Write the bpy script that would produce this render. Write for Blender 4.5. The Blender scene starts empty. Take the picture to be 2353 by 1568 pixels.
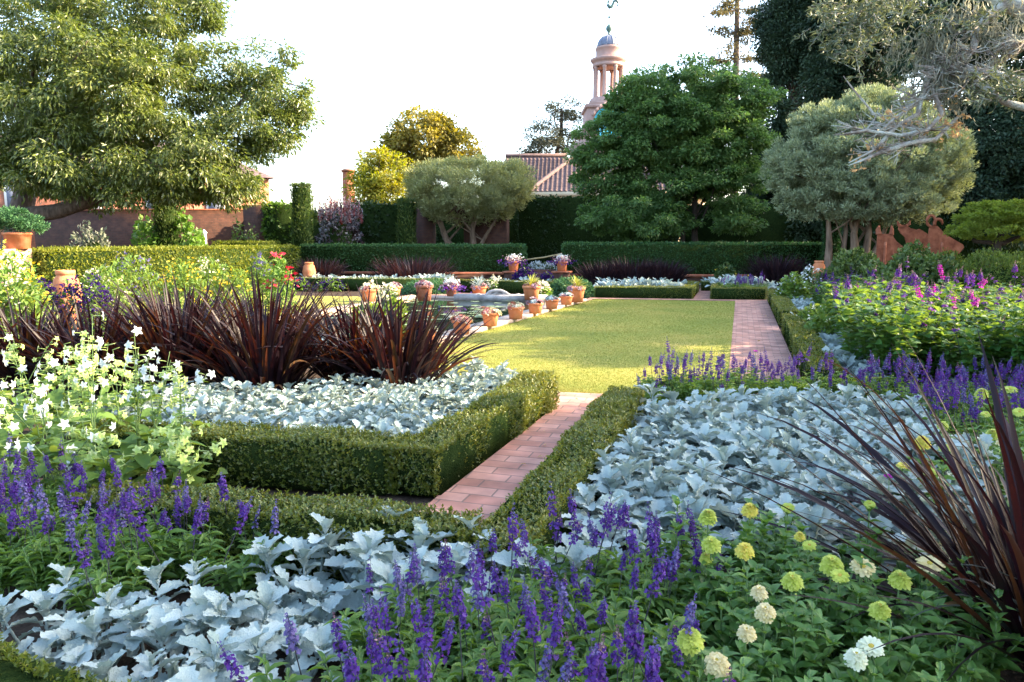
import bpy, math, random
import numpy as np
from mathutils import Vector, Matrix
rng = np.random.default_rng(7); random.seed(7)
S = bpy.context.scene
COL = S.collection
R = math.radians

# ------------------------------------------------------------------ camera, sky, sun, exposure
CH, CF = 1.7, 1700.0
yaw, pitch = R(17.03), R(7.77)
cd = bpy.data.cameras.new('camera'); cam = bpy.data.objects.new('camera', cd); COL.objects.link(cam)
cam.location = (0, 0, CH); cam.rotation_euler = (R(90) - pitch, 0, yaw)
cd.sensor_width = 36.0; cd.lens = CF / 2353 * 36; cd.clip_end = 3000; cd.clip_start = 0.05
S.camera = cam
SUN_EL, SUN_AZ = R(27), R(24)          # azimuth measured from +X towards +Y
w = bpy.data.worlds.new('World'); S.world = w; w.use_nodes = True
nt = w.node_tree
bg = nt.nodes['Background']
sky = nt.nodes.new('ShaderNodeTexSky'); sky.sky_type = 'NISHITA'; sky.sun_disc = False
sky.sun_elevation = SUN_EL; sky.sun_rotation = math.pi / 2 - SUN_AZ
sky.air_density = 1.0; sky.dust_density = 2.5; sky.ozone_density = 1.0
nt.links.new(sky.outputs[0], bg.inputs[0]); bg.inputs[1].default_value = 0.15
sd = bpy.data.lights.new('sun', 'SUN'); sun = bpy.data.objects.new('sun', sd); COL.objects.link(sun)
sd.energy = 3.7; sd.angle = R(0.55); sd.color = (1.0, 0.79, 0.52)
SV = Vector((math.cos(SUN_AZ) * math.cos(SUN_EL), math.sin(SUN_AZ) * math.cos(SUN_EL), math.sin(SUN_EL)))
sun.rotation_euler = SV.to_track_quat('Z', 'Y').to_euler(); sun.location = (20, 10, 20)
S.view_settings.view_transform = 'Standard'; S.view_settings.look = 'None'
S.view_settings.exposure = 2.78; S.view_settings.gamma = 1.0
S.cycles.max_bounces = 7; S.cycles.transmission_bounces = 5; S.cycles.diffuse_bounces = 4
S.cycles.glossy_bounces = 2; S.cycles.caustics_reflective = False; S.cycles.caustics_refractive = False

# ------------------------------------------------------------------ helpers
fw = np.array([-math.sin(yaw) * math.cos(pitch), math.cos(yaw) * math.cos(pitch), -math.sin(pitch)])
rt = np.array([math.cos(yaw), math.sin(yaw), 0.0]); up = np.cross(rt, fw)
CAM = np.array([0, 0, CH])

def at(x, y, depth):
    "survey point: photo position at a distance along the view -> place in the garden"
    return CAM + depth * (fw + rt * (x - 1176.5) / CF - up * (y - 784) / CF)

def gr(x, y, z=0.0):
    d = fw * CF + rt * (x - 1176.5) - up * (y - 784)
    return CAM + d * ((z - CH) / d[2])

class MB:
    "collects verts and faces, builds ONE mesh object"
    def __init__(s): s.v = []; s.f = []; s.n = 0
    def add(s, V, F, m=0):
        V = np.asarray(V, float).reshape(-1, 3); F = np.asarray(F, int)
        if F.size: s.f.append((F + s.n, m))
        s.v.append(V); s.n += len(V); return s
    def box(s, c, d, m=0, rz=0.0):
        x, y, z = np.array(d) / 2.0
        V = np.array([[-x,-y,-z],[x,-y,-z],[x,y,-z],[-x,y,-z],[-x,-y,z],[x,-y,z],[x,y,z],[-x,y,z]])
        if rz: V = V @ rotz(rz).T
        return s.add(V + np.array(c), [[0,3,2,1],[4,5,6,7],[0,1,5,4],[1,2,6,5],[2,3,7,6],[3,0,4,7]], m)
    def prism(s, P, z0, z1, m=0):
        "vertical prism over plan polygon P (counter-clockwise)"
        n = len(P); P = np.array([p[:2] for p in P], float)
        V = np.vstack([np.c_[P, np.full(n, z0)], np.c_[P, np.full(n, z1)]])
        s.add(V, [[i, (i+1) % n, n+(i+1) % n, n+i] for i in range(n)], m)
        off = s.n - 2 * n
        s.f.append((np.array([[off+n+i for i in range(n)]]), m)); s.f.append((np.array([[off+n-1-i for i in range(n)]]), m)); return s
    def lathe(s, prof, c=(0,0,0), n=20, m=0, a0=0.0, sx=1.0, sy=1.0):
        a = np.arange(n) * 2 * math.pi / n + a0; k = len(prof)
        V = np.array([[r*math.cos(t)*sx, r*math.sin(t)*sy, z] for r, z in prof for t in a]) + np.array(c)
        F = [[j*n+i, j*n+(i+1) % n, (j+1)*n+(i+1) % n, (j+1)*n+i] for j in range(k-1) for i in range(n)]
        return s.add(V, F, m)
    def tube(s, pts, rad, n=7, m=0, rough=0.0):
        pts = np.array(pts, float); k = len(pts)
        rad = np.full(k, rad) if np.isscalar(rad) else np.array(rad, float)
        t = np.gradient(pts, axis=0); t /= np.linalg.norm(t, axis=1)[:, None] + 1e-9
        ref = np.array([0.31, 0.95, 0.1]) if abs(t[0][2]) > 0.7 else np.array([0, 0, 1.0])
        u = np.cross(t, ref); u /= np.linalg.norm(u, axis=1)[:, None] + 1e-9; v = np.cross(t, u)
        a = np.arange(n) * 2 * math.pi / n
        rr = rad[:, None] * (1 + rough * rng.uniform(-1, 1, (k, n)))
        V = pts[:, None] + rr[..., None] * (np.cos(a)[None, :, None] * u[:, None] + np.sin(a)[None, :, None] * v[:, None])
        F = [[j*n+i, j*n+(i+1) % n, (j+1)*n+(i+1) % n, (j+1)*n+i] for j in range(k-1) for i in range(n)]
        s.add(V.reshape(-1, 3), F, m)
        o = s.n - n; s.f.append((np.array([[o+i for i in range(n)]]), m)); return s
    def sphere(s, c, r, nu=12, nv=8, m=0):
        r = np.array([r]*3 if np.isscalar(r) else r, float)
        V = np.array([[math.sin(math.pi*j/nv)*math.cos(2*math.pi*i/nu), math.sin(math.pi*j/nv)*math.sin(2*math.pi*i/nu), -math.cos(math.pi*j/nv)] for j in range(nv+1) for i in range(nu)])
        F = [[j*nu+i, j*nu+(i+1) % nu, (j+1)*nu+(i+1) % nu, (j+1)*nu+i] for j in range(nv) for i in range(nu)]
        return s.add(V*r+np.array(c), F, m)
    def inst(s, tmpl, pos, M, scale=1.0, m=0):
        "copies of a template leaf: pos (K,3), M (K,3,3)"
        V, F = tmpl; K = len(pos)
        if K == 0: return s
        sc = np.broadcast_to(np.asarray(scale, float), (K,)) if np.ndim(scale) < 2 else scale
        if np.ndim(scale) < 2: VV = V[None] * sc[:, None, None]
        else: VV = V[None] * sc[:, None, :]
        VV = np.einsum('kij,knj->kni', M, VV) + pos[:, None]
        o = (np.arange(K) * len(V))[:, None, None]
        FF = (np.asarray(F)[None] + o).reshape(-1, np.asarray(F).shape[1])
        return s.add(VV.reshape(-1, 3), FF, m)
    def merge(s, o, m=None):
        for F, mm in o.f: s.f.append((F + s.n, mm if m is None else m))
        s.v += o.v; s.n += o.n; return s
    def mesh(s, name, mats, smooth=False, off=(0,0,0)):
        me = bpy.data.meshes.new(name)
        V = (np.vstack(s.v) - np.array(off)).astype(np.float32) if s.v else np.zeros((0,3), np.float32)
        me.vertices.add(len(V)); me.vertices.foreach_set('co', V.ravel())
        lens = np.concatenate([np.full(len(F), F.shape[1]) for F, m in s.f]); idx = np.concatenate([F.ravel() for F, m in s.f])
        mi = np.concatenate([np.full(len(F), m) for F, m in s.f])
        me.loops.add(len(idx)); me.loops.foreach_set('vertex_index', idx.astype(np.int32))
        me.polygons.add(len(lens)); st = np.concatenate([[0], np.cumsum(lens)[:-1]])
        me.polygons.foreach_set('loop_start', st.astype(np.int32)); me.polygons.foreach_set('loop_total', lens.astype(np.int32))
        me.polygons.foreach_set('material_index', mi.astype(np.int32))
        if smooth: me.polygons.foreach_set('use_smooth', np.ones(len(lens), bool))
        for mt in (mats if isinstance(mats, (list, tuple)) else [mats]): me.materials.append(mt)
        me.update(calc_edges=True); me.validate(); return me

def rotz(a): c, s_ = math.cos(a), math.sin(a); return np.array([[c,-s_,0],[s_,c,0],[0,0,1.0]])

def frames(d, nrm):
    y = d / (np.linalg.norm(d, axis=1)[:, None] + 1e-9)
    x = np.cross(y, nrm); x /= np.linalg.norm(x, axis=1)[:, None] + 1e-9
    return np.stack([x, y, np.cross(x, y)], axis=2)

def rnd(n, k=3): return rng.normal(size=(n, k))
def unit(v): return v / (np.linalg.norm(v, axis=-1, keepdims=True) + 1e-9)

def tag(o, label=None, cat=None, group=None, kind=None):
    if label: o['label'] = label
    if cat: o['category'] = cat
    if group: o['group'] = group
    if kind: o['kind'] = kind
    return o

def thing(name, label, cat, loc=(0,0,0), group=None, rz=0.0):
    o = bpy.data.objects.new(name, None); COL.objects.link(o); o.empty_display_size = 0.1
    o.location = [float(a) for a in loc]; o.rotation_euler = (0, 0, rz)
    return tag(o, label, cat, group)

def obj(name, mb, mat, parent=None, smooth=False, world=True, origin=None):
    "links one mesh; verts given in world space are moved into the (unrotated) parent's space"
    off = (0,0,0); p = parent
    if origin is not None:
        o = bpy.data.objects.new(name, mb.mesh(name, mat, smooth, origin)); o.location = [float(a) for a in origin]; COL.objects.link(o); return o
    if world:
        off = np.zeros(3)
        while p is not None: off = off + np.array(p.location); p = p.parent
    me = mb.mesh(name, mat, smooth, off) if isinstance(mb, MB) else mb
    o = bpy.data.objects.new(name, me); COL.objects.link(o)
    if parent is not None: o.parent = parent
    return o

def struct(name, mb, mat, smooth=False):
    return tag(obj(name, mb, mat, None, smooth), kind='structure')

def dup(root, loc, rz=0.0, sc=1.0, label=None, group=None, tilt=0.0):
    r = root.copy(); COL.objects.link(r); r.location = [float(a) for a in loc]; r.rotation_euler = (rng.normal()*tilt, rng.normal()*tilt, rz); r.scale = (sc,)*3
    if label: r['label'] = label
    if group: r['group'] = group
    for ch in root.children:
        c = ch.copy(); COL.objects.link(c); c.parent = r
        for g_ in ch.children:
            d = g_.copy(); COL.objects.link(d); d.parent = c
    return r

# ------------------------------------------------------------------ materials
def ramp(nt, fac, cols):
    r = nt.nodes.new('ShaderNodeValToRGB'); e = r.color_ramp.elements
    while len(e) < len(cols): e.new(0.5)
    for i, c in enumerate(cols):
        e[i].position = i / max(1, len(cols)-1); e[i].color = (*c, 1)
    nt.links.new(fac, r.inputs[0]); return r.outputs[0]

def newmat(name):
    m = bpy.data.materials.new(name); m.use_nodes = True
    return m, m.node_tree, m.node_tree.nodes['Principled BSDF'], m.node_tree.nodes['Material Output']

def leafmat(name, cols, tcols=None, trans=0.35, rough=0.5, spec=0.35, noise=0.0, nscale=2.0, objvar=0.0, bump=0.0):
    "leaf: per-leaf colour variation, gloss, and light coming through"
    m, nt, b, out = newmat(name); L = nt.links; N = nt.nodes
    geo = N.new('ShaderNodeNewGeometry'); fac = geo.outputs['Random Per Island']
    if noise or objvar:
        tc = N.new('ShaderNodeTexCoord'); nz = N.new('ShaderNodeTexNoise'); nz.inputs['Scale'].default_value = nscale; nz.inputs['Detail'].default_value = 2
        L.new(tc.outputs['Object'], nz.inputs['Vector'])
        mx = N.new('ShaderNodeMix'); mx.inputs[0].default_value = noise
        st = N.new('ShaderNodeMapRange'); st.inputs[1].default_value = .3; st.inputs[2].default_value = .7
        L.new(nz.outputs[0], st.inputs[0])
        L.new(fac, mx.inputs[2]); L.new(st.outputs[0], mx.inputs[3]); fac = mx.outputs[0]
    c = ramp(nt, fac, cols)
    if objvar:
        oi = N.new('ShaderNodeObjectInfo'); hs = N.new('ShaderNodeHueSaturation')
        mr = N.new('ShaderNodeMapRange'); mr.inputs[3].default_value = 1-objvar; mr.inputs[4].default_value = 1+objvar
        L.new(oi.outputs['Random'], mr.inputs[0]); L.new(mr.outputs[0], hs.inputs['Value']); L.new(c, hs.inputs['Color']); c = hs.outputs[0]
    L.new(c, b.inputs['Base Color']); b.inputs['Roughness'].default_value = rough; b.inputs['Specular IOR Level'].default_value = spec
    if bump:
        tc2 = N.new('ShaderNodeTexCoord'); n2 = N.new('ShaderNodeTexNoise'); n2.inputs['Scale'].default_value = bump
        L.new(tc2.outputs['Object'], n2.inputs['Vector']); bp = N.new('ShaderNodeBump'); bp.inputs['Strength'].default_value = .5; bp.inputs['Distance'].default_value = .01
        L.new(n2.outputs[0], bp.inputs['Height']); L.new(bp.outputs[0], b.inputs['Normal'])
    if trans:
        t = N.new('ShaderNodeBsdfTranslucent')
        if tcols: L.new(ramp(nt, fac, tcols), t.inputs[0])
        else:
            hs2 = N.new('ShaderNodeHueSaturation'); hs2.inputs['Saturation'].default_value = 1.15; hs2.inputs['Value'].default_value = 1.5
            L.new(c, hs2.inputs['Color']); L.new(hs2.outputs[0], t.inputs[0])
        mx = N.new('ShaderNodeMixShader'); mx.inputs[0].default_value = trans
        L.new(b.outputs[0], mx.inputs[1]); L.new(t.outputs[0], mx.inputs[2]); L.new(mx.outputs[0], out.inputs[0])
    return m

def surf(name, cols, scale=5.0, rough=0.8, spec=0.3, bump=0.3, detail=6.0, metal=0.0, coords='Object', stretch=(1,1,1)):
    m, nt, b, out = newmat(name); L = nt.links; N = nt.nodes
    tc = N.new('ShaderNodeTexCoord'); mp = N.new('ShaderNodeMapping'); mp.inputs['Scale'].default_value = stretch
    L.new(tc.outputs[coords], mp.inputs[0])
    nz = N.new('ShaderNodeTexNoise'); nz.inputs['Scale'].default_value = scale; nz.inputs['Detail'].default_value = detail
    L.new(mp.outputs[0], nz.inputs['Vector'])
    mr = N.new('ShaderNodeMapRange'); mr.inputs[1].default_value = .28; mr.inputs[2].default_value = .72; L.new(nz.outputs[0], mr.inputs[0])
    L.new(ramp(nt, mr.outputs[0], cols), b.inputs['Base Color'])
    b.inputs['Roughness'].default_value = rough; b.inputs['Specular IOR Level'].default_value = spec; b.inputs['Metallic'].default_value = metal
    if bump:
        n2 = N.new('ShaderNodeTexNoise'); n2.inputs['Scale'].default_value = scale*6; n2.inputs['Detail'].default_value = 5; L.new(mp.outputs[0], n2.inputs['Vector'])
        bp = N.new('ShaderNodeBump'); bp.inputs['Strength'].default_value = bump; bp.inputs['Distance'].default_value = 0.02
        L.new(n2.outputs[0], bp.inputs['Height']); L.new(bp.outputs[0], b.inputs['Normal'])
    return m

def brickmat(name, c1, c2, mortar, bw, bh, msize=0.012, plane='XY', rough=.85, offset=.5):
    m, nt, b, out = newmat(name); L = nt.links; N = nt.nodes
    tc = N.new('ShaderNodeTexCoord'); src = tc.outputs['Object']
    sp = N.new('ShaderNodeSeparateXYZ'); L.new(src, sp.inputs[0]); cb = N.new('ShaderNodeCombineXYZ')
    if plane == 'XY': L.new(sp.outputs[0], cb.inputs[0]); L.new(sp.outputs[1], cb.inputs[1])
    elif plane == 'YX': L.new(sp.outputs[1], cb.inputs[0]); L.new(sp.outputs[0], cb.inputs[1])
    else:
        ad = N.new('ShaderNodeMath'); L.new(sp.outputs[0], ad.inputs[0]); L.new(sp.outputs[1], ad.inputs[1]); L.new(ad.outputs[0], cb.inputs[0]); L.new(sp.outputs[2], cb.inputs[1])
    nd = N.new('ShaderNodeTexNoise'); nd.inputs['Scale'].default_value = 1.2; L.new(src, nd.inputs['Vector'])
    wob = N.new('ShaderNodeVectorMath'); wob.operation = 'SCALE'; wob.inputs['Scale'].default_value = bh*.25; L.new(nd.outputs['Color'], wob.inputs[0])
    av = N.new('ShaderNodeVectorMath'); L.new(cb.outputs[0], av.inputs[0]); L.new(wob.outputs[0], av.inputs[1])
    br = N.new('ShaderNodeTexBrick'); br.offset = offset; L.new(av.outputs[0], br.inputs['Vector'])
    br.inputs['Color1'].default_value = (*c1, 1); br.inputs['Color2'].default_value = (*c2, 1); br.inputs['Mortar'].default_value = (*mortar, 1)
    br.inputs['Scale'].default_value = 1.0; br.inputs['Brick Width'].default_value = bw; br.inputs['Row Height'].default_value = bh; br.inputs['Mortar Size'].default_value = msize; br.inputs['Mortar Smooth'].default_value = .3
    nz = N.new('ShaderNodeTexNoise'); nz.inputs['Scale'].default_value = 3.5; nz.inputs['Detail'].default_value = 6; L.new(src, nz.inputs['Vector'])
    mr = N.new('ShaderNodeMapRange'); mr.inputs[1].default_value = .25; mr.inputs[2].default_value = .75; mr.inputs[3].default_value = .5; mr.inputs[4].default_value = 1.4; L.new(nz.outputs[0], mr.inputs[0])
    hs = N.new('ShaderNodeHueSaturation'); L.new(br.outputs[0], hs.inputs['Color']); L.new(mr.outputs[0], hs.inputs['Value'])
    L.new(hs.outputs[0], b.inputs['Base Color']); b.inputs['Roughness'].default_value = rough
    bp = N.new('ShaderNodeBump'); bp.inputs['Strength'].default_value = .6; bp.inputs['Distance'].default_value = .01; bp.invert = True
    L.new(br.outputs['Fac'], bp.inputs['Height']); L.new(bp.outputs[0], b.inputs['Normal'])
    return m
M = {}
M['soil'] = surf('soil', [(.022,.015,.011),(.05,.036,.026),(.09,.065,.05)], 9, .95, .1, 1.0)
M['bark'] = surf('bark', [(.05,.035,.028),(.11,.08,.062),(.17,.13,.10)], 4, .9, .2, .9, stretch=(3,3,.6))
M['bark_dark'] = surf('bark_dark', [(.025,.018,.014),(.06,.043,.033)], 4, .9, .2, .9, stretch=(3,3,.6))
M['bark_olive'] = surf('bark_olive', [(.07,.045,.033),(.17,.115,.08),(.25,.18,.13)], 3, .9, .2, 1.0, stretch=(3,3,.5))
M['lichen_bark'] = surf('lichen_bark', [(.16,.13,.105),(.30,.25,.21),(.42,.42,.36),(.5,.52,.46)], 9, .9, .2, 1.0)
M['terracotta'] = surf('terracotta', [(.40,.125,.048),(.50,.17,.07),(.56,.25,.13)], 5, .85, .25, .25)
M['terracotta_old'] = surf('terracotta_old', [(.22,.07,.035),(.29,.10,.055),(.34,.17,.11)], 5, .9, .2, .4)
M['stone'] = surf('stone', [(.20,.19,.18),(.33,.31,.30),(.42,.40,.38)], 6, .9, .2, .8)
M['coping'] = surf('coping', [(.34,.24,.18),(.46,.35,.27),(.52,.43,.36)], 3, .85, .25, .35)
M['brick_path'] = brickmat('brick_path', (.27,.12,.082), (.42,.225,.165), (.17,.105,.08), .22, .11, .007, 'XY')
M['brick_path_x'] = brickmat('brick_path_x', (.33,.145,.10), (.47,.25,.185), (.19,.12,.09), .30, .155, .007, 'XY')
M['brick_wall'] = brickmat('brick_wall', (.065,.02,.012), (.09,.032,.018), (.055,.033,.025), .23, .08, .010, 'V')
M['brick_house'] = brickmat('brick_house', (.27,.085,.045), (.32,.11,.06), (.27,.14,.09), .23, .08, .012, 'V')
M['stucco_pink'] = surf('stucco_pink', [(.34,.215,.18),(.41,.275,.235)], 2, .9, .2, .15)
M['stucco_warm'] = surf('stucco_warm', [(.62,.33,.14),(.70,.40,.18)], 2, .9, .2, .15)
M['cream'] = surf('cream', [(.55,.44,.28),(.62,.5,.33)], 2, .8, .3, .1)
M['lead'] = surf('lead', [(.10,.115,.16),(.16,.18,.24)], 5, .6, .4, .15)
M['copper'] = surf('copper', [(.05,.10,.085),(.10,.17,.14)], 8, .6, .4, .2)
M['clock_blue'] = surf('clock_blue', [(.03,.34,.48),(.04,.40,.55)], 2, .5, .4, 0)
M['rust'] = surf('rust', [(.12,.035,.018),(.22,.07,.035),(.30,.11,.06)], 6, .9, .2, .5)
M['rooftile'] = surf('rooftile', [(.085,.058,.06),(.13,.088,.085),(.18,.125,.115)], 3.5, .85, .25, .3)
M['white'] = surf('white_paint', [(.7,.68,.62),(.8,.78,.72)], 3, .6, .3, 0)
M['bamboo'] = surf('bamboo', [(.38,.28,.12),(.5,.38,.18)], 4, .6, .3, .1)
# ------------------------------------------------------------------ foliage materials
M['maple_leaf'] = leafmat('broad_tree_leaf', [(.05,.078,.018),(.11,.145,.032),(.19,.21,.055)], None, .42, .32, .6, .3, .5)
M['green_leaf'] = leafmat('green_tree_leaf', [(.055,.115,.036),(.09,.165,.048),(.14,.215,.06)], None, .4, .5, .3, .5, .4)
M['olive_leaf'] = leafmat('olive_leaf', [(.20,.225,.11),(.31,.335,.165),(.42,.43,.23)], [(.30,.31,.06),(.44,.43,.10)], .36, .5, .35, .3, .7)
M['olive_grey'] = leafmat('grey_olive_leaf', [(.18,.23,.13),(.28,.33,.19),(.40,.44,.28)], [(.20,.25,.07),(.34,.38,.12)], .26, .5, .35, .3, .7)
M['gold_leaf'] = leafmat('gold_leaf', [(.17,.15,.028),(.25,.205,.04),(.18,.18,.04)], None, .35, .5, .3, .5, .4)
M['lime_leaf'] = leafmat('lime_tree_leaf', [(.12,.15,.02),(.22,.23,.03),(.28,.22,.03)], None, .4, .5, .3, .5, .5)
M['dark_leaf'] = leafmat('evergreen_leaf', [(.016,.034,.017),(.03,.056,.026),(.052,.08,.034)], None, .15, .55, .3, .4, .4)
M['pine_leaf'] = leafmat('pine_leaf', [(.03,.038,.022),(.055,.065,.035),(.09,.085,.05)], None, .2, .55, .3)
M['redwood_leaf'] = leafmat('redwood_leaf', [(.07,.07,.03),(.14,.11,.045),(.10,.11,.06)], None, .25, .6, .2)
M['yew'] = leafmat('yew_leaf', [(.02,.06,.02),(.034,.09,.028),(.065,.125,.028)], None, .25, .55, .25, .4, .6)
M['yew_sunlit'] = leafmat('yew_sunlit_leaf', [(.08,.11,.014),(.13,.155,.018),(.19,.195,.028)], None, .3, .55, .25, .4, .6)  # lit copy of the yew leaf: sunlight's yellow brightness put into the colour
M['topiary'] = leafmat('topiary_leaf', [(.03,.06,.015),(.055,.09,.02),(.11,.14,.03)], None, .25, .55, .25)
M['box'] = leafmat('box_leaf', [(.042,.070,.010),(.078,.115,.014),(.16,.165,.02)], [(.18,.22,.02),(.36,.32,.03)], .3, .36, .5, .35, 1.6)
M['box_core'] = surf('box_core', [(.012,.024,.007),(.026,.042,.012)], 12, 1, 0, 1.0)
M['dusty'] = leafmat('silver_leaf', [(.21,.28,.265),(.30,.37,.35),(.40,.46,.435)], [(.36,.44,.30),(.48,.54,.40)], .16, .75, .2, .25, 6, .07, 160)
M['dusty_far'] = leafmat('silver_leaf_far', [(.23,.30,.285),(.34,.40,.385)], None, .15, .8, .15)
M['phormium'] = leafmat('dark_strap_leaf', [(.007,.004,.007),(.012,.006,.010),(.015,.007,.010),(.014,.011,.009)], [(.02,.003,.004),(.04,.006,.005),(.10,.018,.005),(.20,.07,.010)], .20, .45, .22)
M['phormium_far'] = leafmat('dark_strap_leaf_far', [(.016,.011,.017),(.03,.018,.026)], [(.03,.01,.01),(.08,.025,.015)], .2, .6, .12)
M['dry_strap'] = leafmat('dry_strap_leaf', [(.07,.035,.02),(.15,.09,.045),(.10,.05,.03)], [(.3,.14,.05),(.36,.22,.08)], .3, .6, .2)
M['salvia_leaf'] = leafmat('sage_leaf', [(.055,.12,.024),(.085,.165,.032),(.13,.21,.042)], [(.16,.30,.02),(.28,.42,.03)], .36, .5, .35, .3, 8)
M['salvia_stem'] = surf('sage_stem', [(.03,.02,.045),(.055,.06,.05)], 30, .7, .2, 0)
M['violet'] = leafmat('violet_petal', [(.028,.010,.105),(.05,.017,.17),(.085,.034,.23)], [(.14,.02,.30),(.24,.045,.38)], .28, .6, .25)
M['bud_violet'] = leafmat('violet_bud', [(.07,.055,.17),(.14,.12,.27)], None, .2, .7, .2)
M['magenta'] = leafmat('magenta_petal', [(.28,.02,.24),(.42,.05,.34)], None, .35, .6, .2)
M['sage_calyx'] = leafmat('sage_calyx', [(.06,.025,.05),(.16,.09,.11),(.3,.2,.2)], None, .2, .6, .2)
M['big_leaf'] = leafmat('broad_sage_leaf', [(.025,.085,.018),(.045,.125,.025),(.09,.18,.03)], [(.16,.28,.025),(.26,.36,.04)], .34, .5, .3, .3, 3)
M['nic_leaf'] = leafmat('tobacco_leaf', [(.06,.12,.025),(.10,.18,.035),(.15,.23,.045)], [(.22,.32,.03),(.32,.40,.05)], .34, .55, .25, .3, 4)
M['nic_stem'] = surf('tobacco_stem', [(.07,.13,.04),(.12,.19,.06)], 20, .6, .3, 0)
M['white_petal'] = leafmat('white_petal', [(.55,.60,.58),(.66,.70,.68)], [(.5,.55,.45)], .25, .6, .2)
M['lime_petal'] = leafmat('lime_petal', [(.30,.42,.11),(.40,.50,.17)], [(.4,.5,.08)], .3, .6, .2)
M['cream_petal'] = leafmat('cream_petal', [(.66,.60,.40),(.76,.71,.52)], [(.7,.62,.3)], .25, .6, .2)
M['z_lime'] = leafmat('zinnia_lime', [(.34,.40,.05),(.46,.50,.09)], [(.5,.55,.05)], .22, .6, .2)
M['z_yellow'] = leafmat('zinnia_yellow', [(.52,.47,.05),(.62,.55,.10),(.60,.42,.05)], [(.6,.5,.04)], .22, .6, .2)
M['z_cream'] = leafmat('zinnia_cream', [(.58,.48,.20),(.68,.58,.32)], [(.6,.45,.15)], .22, .6, .2)
M['z_white'] = leafmat('zinnia_white', [(.58,.60,.38),(.68,.68,.5)], [(.6,.6,.3)], .22, .6, .2)
M['z_center'] = surf('zinnia_center', [(.30,.20,.03),(.45,.36,.06)], 60, .8, .2, .3)
M['z_leaf'] = leafmat('zinnia_leaf', [(.065,.15,.03),(.10,.20,.042),(.15,.25,.06)], [(.18,.34,.03),(.26,.40,.05)], .34, .45, .4, .3, 6)
M['shrub'] = leafmat('shrub_leaf', [(.03,.06,.015),(.06,.10,.025),(.11,.14,.035)], None, .3, .5, .35, .3, 1.5)
M['bright_shrub'] = leafmat('bright_shrub_leaf', [(.07,.15,.03),(.13,.23,.045),(.2,.28,.07)], None, .35, .5, .3, .3, 1.5)
M['grey_shrub'] = leafmat('grey_shrub_leaf', [(.06,.085,.05),(.12,.14,.09),(.25,.25,.2)], None, .3, .5, .3)
M['mound_leaf'] = leafmat('clipped_mound_leaf', [(.05,.085,.015),(.085,.125,.022),(.13,.165,.03)], None, .25, .6, .2)
M['rhodo'] = leafmat('leathery_leaf', [(.045,.08,.022),(.08,.125,.032),(.14,.18,.045)], None, .25, .5, .3)
M['juniper'] = leafmat('juniper_leaf', [(.03,.085,.035),(.05,.13,.055),(.08,.17,.06)], None, .2, .6, .2)
M['cloud_pine'] = leafmat('cloud_pine_leaf', [(.12,.17,.025),(.18,.23,.035),(.25,.28,.05)], None, .3, .6, .25, .4, 2)
M['plum'] = leafmat('plum_leaf', [(.006,.0015,.002),(.012,.0025,.0035),(.03,.006,.008)], [(.05,.007,.009)], .3, 1.0, 0.0)
M['plum_red'] = leafmat('plum_tip_leaf', [(.10,.008,.006),(.16,.014,.010)], [(.20,.02,.015)], .4, 1.0, 0.0)
M['ivy'] = leafmat('ivy_leaf', [(.014,.030,.010),(.024,.048,.014),(.045,.07,.02)], None, .2, .5, .3, .5, .5)
M['ivy_bright'] = leafmat('ivy_bright_leaf', [(.04,.09,.015),(.09,.16,.025),(.15,.21,.04)], None, .35, .5, .3, .5, .6)
M['red_petal'] = leafmat('red_petal', [(.42,.02,.04),(.55,.05,.09)], None, .3, .6, .2)
M['yellow_petal'] = leafmat('yellow_petal', [(.6,.42,.03),(.7,.52,.08)], None, .3, .6, .2)
M['pink_succ'] = leafmat('pink_succulent', [(.40,.10,.11),(.50,.22,.18),(.36,.30,.14)], None, .15, .5, .35)
M['pale_succ'] = leafmat('pale_succulent', [(.50,.52,.36),(.62,.6,.46),(.48,.42,.18)], None, .15, .5, .35)
M['plum_succ'] = leafmat('plum_succulent', [(.20,.07,.10),(.32,.17,.19),(.42,.36,.36)], None, .15, .5, .35)
M['blue_succ'] = leafmat('blue_succulent', [(.30,.38,.36),(.44,.5,.47)], None, .12, .5, .35)
M['yellow_strap'] = leafmat('yellow_strap', [(.28,.30,.05),(.44,.42,.10),(.22,.28,.06)], None, .2, .5, .35)
M['moss'] = leafmat('hanging_lichen', [(.16,.16,.11),(.26,.26,.19),(.34,.34,.26)], None, .3, .9, .1)
M['dry_leaf'] = leafmat('dry_leaf', [(.38,.24,.12),(.52,.36,.2)], None, .4, .7, .2)
M['pad'] = leafmat('lily_pad', [(.07,.13,.05),(.14,.2,.07),(.22,.26,.11)], None, .1, .3, .5)

# ------------------------------------------------------------------ leaf templates (length along +Y)
RH = (np.array([[0,0,0],[.5,.45,.07],[0,1,-.06],[-.5,.45,.07]]), np.array([[0,1,2],[0,2,3]]))
def grid_leaf(rows, wf, arc=0.25, fold=0.18, ruf=0.0, cols=3, tooth=0.0, seed=0):
    r = np.random.default_rng(seed); V = []; half = cols // 2
    for i in range(rows + 1):
        t = i / rows; wd = wf(t); zc = arc * (t - t*t*1.9)
        for c in range(-half, half + 1):
            u = c / half; e = abs(u) == 1
            x = u * wd * (1 - (tooth if (e and i % 2) else 0))
            y = t + (0.03 if e and i % 2 == 0 else 0) * (tooth > 0)
            V.append([x, y, zc + fold*abs(u)*wd + (r.normal()*ruf if e else r.normal()*ruf*.3)])
    F = [[i*cols+c, i*cols+c+1, (i+1)*cols+c+1, (i+1)*cols+c] for i in range(rows) for c in range(cols-1)]
    return np.array(V), np.array(F)
LANCE = grid_leaf(4, lambda t: .5*(math.sin(math.pi*min(1, t*.93+.05))**.8)*(1 if t < .97 else .12), .3, .25)
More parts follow.
